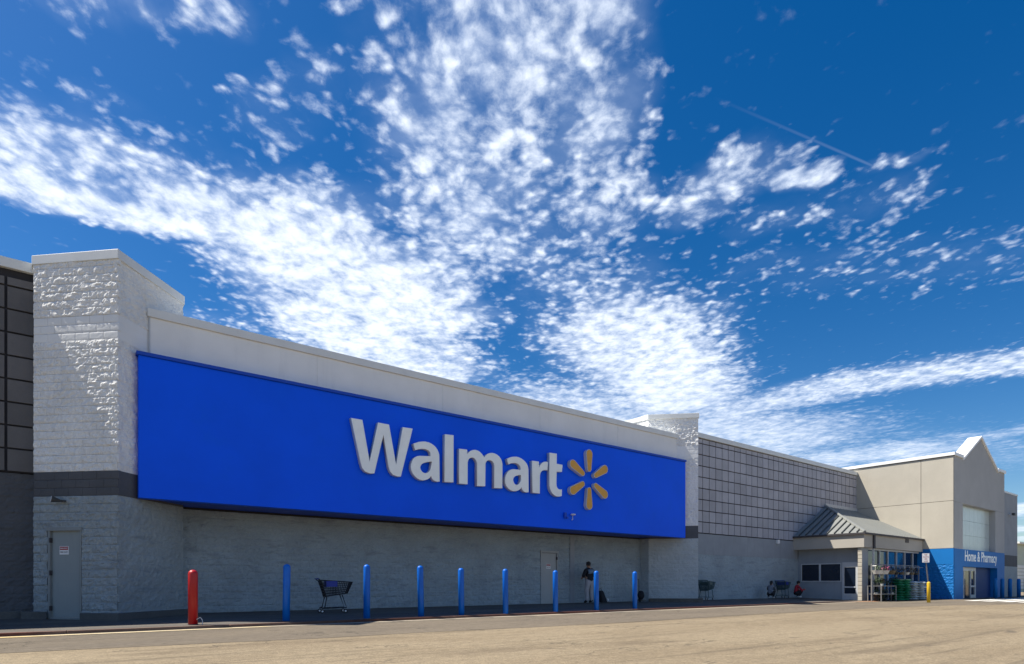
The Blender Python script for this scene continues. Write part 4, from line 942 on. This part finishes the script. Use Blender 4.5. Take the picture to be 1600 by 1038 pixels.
for i, (px, zz, kk) in enumerate(((1369, .0, 1.5), (1376, .0, 1.3), (1383, .0, 1.4), (1393, .0, 1.2), (1399, .0, 1.5), (1372, .9, 1.3), (1379, .9, 1.1), (1392, .9, 1.4), (1398, .9, 1.6), (1404, .9, 1.4))):
    yy = yr + (.12 if zz else .05); X = onY(px, yy)[0]
    e = empty('potted_shrub', (X, yy, ZR + zz), i * 1.3, 'bushy potted shrub %s, %s along from the block column' % ('on the upper rack shelves' if zz else 'on the ground under the racks', ('first', 'second', 'third', 'fourth', 'fifth')[i % 5]), 'plant', 'bushy shrubs on the racks')
    MB().lathe([(.08, 0), (.11, .16)], 10).build('pot', 'pot_dark', e, local=True)
    clump(MB(), (0, 0, .27), .16 * kk, 110, .045, i + 60).build('foliage', 'leaf' if i % 3 else 'leaf_dry', e, local=True)
SG = [sack_mesh(k, 'bag_green') for k in range(3)]; SP = [sack_mesh(k + 5, 'bag_pale') for k in range(3)]
def stack(px, Y, n, ms, nm, label, grp, base=ZR):
    X = onY(px, Y)[0]
    for k in range(n):
        o = bpy.data.objects.new(nm, ms[k % 3]); C.objects.link(o); o.location = (X + rr.uniform(-.06, .06), Y + rr.uniform(-.04, .04), base + k * .143); o.rotation_euler = (0, 0, rr.uniform(-.12, .12) + (math.pi if k % 2 else 0)); tag(o, '%s sack of the pile %s' % (('bottom', 'second lowest', 'third lowest', 'fourth lowest', 'fifth lowest', 'sixth lowest', 'seventh lowest', 'eighth lowest', 'ninth lowest')[k] if k < n - 1 else 'topmost', label), 'sack', grp)
stack(1404.5, yr - .25, 9, SG, 'soil_sack', 'of green soil sacks behind the rack end', 'green sacks of soil')
stack(1414.5, yr - .35, 9, SG, 'soil_sack', 'of green soil sacks next to the pale sacks', 'green sacks of soil')
stack(1427, yr - .3, 8, SP, 'mulch_sack', 'of pale grey sacks beside the green sacks', 'pale grey sacks')
stack(1439, yr - .5, 8, SP, 'mulch_sack', 'of pale grey sacks behind the yellow post', 'pale grey sacks')

# ------------------------------------------------------------------ far building beyond the entrance
fx0, fy0 = [c * 1.0 for c in (100.0, 23.0)]
far_b = empty('warehouse', (108, 24, ZR), 0, 'distant pale warehouse with a low roof beyond the entrance', 'building')
ww = MB().box((92, 21, ZR), (130, 45, 5.6)).build('wall', 'far_green', far_b)
MB().prism([(91.5, 20.5), (131, 20.5), (131, 33), (91.5, 33)], 5.6, [5.8, 5.8, 8.2, 8.2]).build('roof', 'far_white', far_b)
for k in range(7): MB().box((91.9, 20.9, .2 + k * .42), (130, 20.999, .55 + k * .42)).build('board', 'far_white', far_b)
